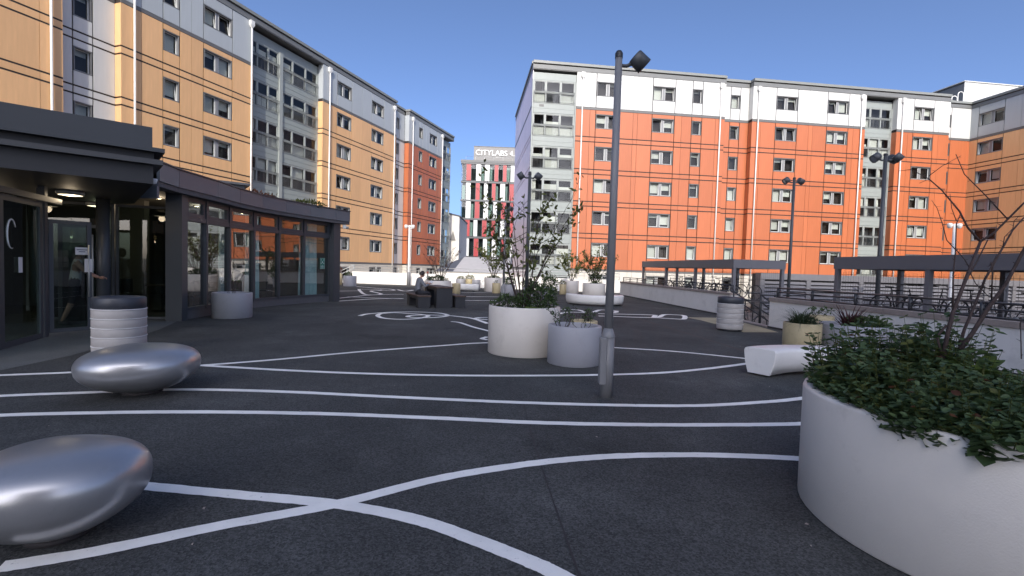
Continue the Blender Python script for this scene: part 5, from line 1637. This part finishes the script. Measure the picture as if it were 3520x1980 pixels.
# bare branching tree in the front planter (points in metres above the deck)
bt = empty('bare_tree', (2.9, 3.25, .74), 0, 'bare dark branching stems rising from the front planter', 'tree')
def W(pts, r0, r1, nm='branch'):
    P = [Vector(p) - Vector((2.9, 3.25, .74)) for p in pts]
    r0, r1 = r0 * .74, r1 * .74
    rr = [r0 + (r1 - r0) * k / (len(P) - 1) for k in range(len(P))]
    sm = MB().tube(P, rr, 7)
    rg = random.Random(len(pts) * 7 + int(r0 * 1e4))
    for k in range(1, len(P)):
        for q in range(2):
            u = rg.random(); p = P[k - 1] + (P[k] - P[k - 1]) * u
            v = rvec(rg, .6); sm.tube([p, p + v * rg.uniform(.012, .03)], [rr[k] * .6, .001], 4)
    sm.build(nm, 'bark', bt)
W([(2.863,3.2,1.031),(2.906,3.22,1.211),(2.947,3.24,1.339),(3.091,3.3,1.622),(3.23,3.38,1.825)], 0.02, 0.012)
W([(3.23,3.38,1.825),(3.153,3.4,1.924),(3.108,3.42,2.036),(3.01,3.46,2.185),(2.948,3.5,2.269)], 0.01, 0.005)
W([(2.948,3.5,2.269),(2.858,3.55,2.344),(2.805,3.6,2.341)], 0.004, 0.002)
W([(2.946,3.5,2.291),(3.033,3.5,2.362),(3.183,3.52,2.445)], 0.004, 0.002)
W([(2.948,3.5,2.269),(2.881,3.5,2.238)], 0.004, 0.002)
W([(3.23,3.38,1.825),(3.306,3.36,1.893),(3.367,3.34,1.98),(3.427,3.3,2.086),(3.476,3.27,2.158)], 0.01, 0.007)
W([(3.367,3.34,1.98),(3.241,3.38,2.146),(3.124,3.42,2.293),(3.092,3.46,2.439)], 0.006, 0.003)
W([(2.929,3.15,1.106),(2.99,3.14,1.214),(3.063,3.12,1.385),(3.145,3.1,1.543),(3.199,3.06,1.757),(3.235,3.02,1.915)], 0.02, 0.01)
W([(3.061,3.3,1.106),(3.105,3.32,1.215),(3.17,3.34,1.348),(3.282,3.38,1.571),(3.389,3.4,1.753),(3.487,3.42,1.914),(3.58,3.44,2.008)], 0.015, 0.006)
W([(3.487,3.42,1.914),(3.494,3.42,1.981),(3.525,3.42,2.015)], 0.004, 0.002)
W([(2.947,3.24,1.339),(2.967,3.28,1.586),(3.009,3.32,1.739),(3.037,3.36,1.94),(3.097,3.4,2.012)], 0.008, 0.004)
W([(3.008,3.32,1.761),(2.961,3.34,1.826),(2.938,3.36,1.948),(2.915,3.38,2.048),(2.89,3.4,2.105)], 0.005, 0.002)
W([(3.054,3.38,1.964),(3.033,3.4,2.054),(3.033,3.42,2.157)], 0.004, 0.002)
W([(3.013,3.32,1.761),(3.072,3.32,1.698),(3.109,3.32,1.644)], 0.005, 0.004)
W([(2.974,3.28,1.315),(3.073,3.32,1.522),(3.189,3.36,1.669),(3.299,3.4,1.84)], 0.009, 0.005)
W([(3.091,3.3,1.622),(3.141,3.3,1.536),(3.234,3.3,1.452)], 0.005, 0.003)
W([(3.158,3.2,1.445),(3.169,3.22,1.646),(3.155,3.22,1.682)], 0.006, 0.005)
W([(3.245,3.36,1.504),(3.291,3.37,1.616),(3.348,3.38,1.74)], 0.006, 0.003)
W([(3.408,3.4,1.798),(3.414,3.4,1.865),(3.466,3.4,1.923)], 0.004, 0.003)
W([(2.863,3.2,1.031),(2.86,3.25,1.173),(2.91,3.24,1.252)], 0.01, 0.01)
W([(3.171,3.0,1.078),(3.15,3.0,1.298),(3.152,3.0,1.338)], 0.004, 0.003)
W([(2.906,3.1,1.144),(2.972,3.05,1.124)], 0.003, 0.002)


# planter against the pavilion and the far planters
whip_tree('thin twiggy plant in the planter by the pavilion glass', (-7.45, 12.95, .58), .75, .35, 6, 'leaf', 90, .05, .022, 61, .006, cat='shrub')
bush('dark shrub in the grey planter at the far end of the pavilion', (-10.75, 31.95, .6), (.24, .24, .16), 260, .08, .04, 'leaf', 62, stems=3)
bush('rust coloured dry shrub in the beige planter by the pavilion corner', (-12.1, 33.4, .7), (.36, .36, .34), 420, .09, .04, 'leafrust', 63)
whip_tree('reddish bare shrub behind the seated reader', (-3.6, 24.2, .7), 1.95, 1.15, 12, 'leafrust', 330, .065, .035, 64, .016, 'barkgrey', .45, branch=6)
bush('green underplanting below the reddish shrub', (-3.75, 24.1, .70), (.58, .5, .16), 650, .085, .04, 'leafgrass', 65)
bush('rounded clipped shrub, leftmost behind the curved seat', (-3.55, 33.6, .6), (.24, .24, .12), 260, .07, .035, 'leafolive', 66)
bush('rounded brownish shrub in the middle planter behind the curved seat', (-2.9, 33.3, .6), (.32, .28, .17), 320, .07, .035, 'leafolive', 67)
whip_tree('sunlit shrubby tree in the tall white planter before the far wall', (-1.2, 30.9, .77), 2.5, 1.15, 11, 'leafolive', 900, .13, .085, 68, .022, 'barkgrey', .22, branch=6, clump=True)
bush('dark base planting under the shrubby tree', (-1.2, 30.8, .75), (.45, .45, .12), 350, .08, .04, 'leaf', 69)
bush('tiny plant in the small beige planter', (-0.94, 28.9, .52), (.12, .12, .12), 70, .06, .03, 'leaf', 70, stems=2)
bush('leafy shrub in the grey planter left of the lamp post', (-0.15, 26.8, .52), (.34, .32, .26), 500, .09, .045, 'leaf', 71)
bush('rounded dark shrub behind the lamp post', (0.85, 25.6, .45), (.36, .34, .28), 600, .09, .045, 'leaf', 72)
bush('rounded dark shrub right of the middle tree', (1.95, 25.2, .50), (.50, .40, .36), 800, .09, .045, 'leaf', 73)
bush('small green mound in the beige planter at the right', (3.12, 29.8, .54), (.2, .2, .16), 220, .07, .035, 'leafolive', 74)
whip_tree('yellowing shrub in the tall white planter at the right', (3.85, 31.6, .72), 2.0, .95, 9, 'leafolive', 850, .12, .075, 75, .02, 'barkgrey', .15, branch=5, clump=True)
whip_tree('leafy reddish tree in the wide white planter behind the bench', (4.65, 27.6, .70), 2.1, 1.25, 10, 'leafolive', 780, .12, .08, 76, .022, 'barkgrey', .2, branch=6, clump=True)
bush('dark leafy base of the tree behind the bench', (4.7, 27.5, .7), (.42, .4, .35), 420, .09, .045, 'leaf', 77)
# tufts on the pavilion roof
bush('rusty sedum tuft on the pavilion roof', (-9.0, 16.2, 3.55), (1.0, .5, .12), 420, .12, .045, 'leafrust', 81, stems=0)
bush('green and yellow tuft on the pavilion roof near its far end', (-7.7, 18.3, 3.55), (.6, .5, .13), 360, .12, .045, 'leafolive', 82, stems=0)
# pot of the rounded dark shrub: the small grey planter beside the lamp post
planter('small grey planter with rounded dark shrub beyond the middle lamp', 0.85, 25.6, 0.30, 0.55, 'plantergrey')
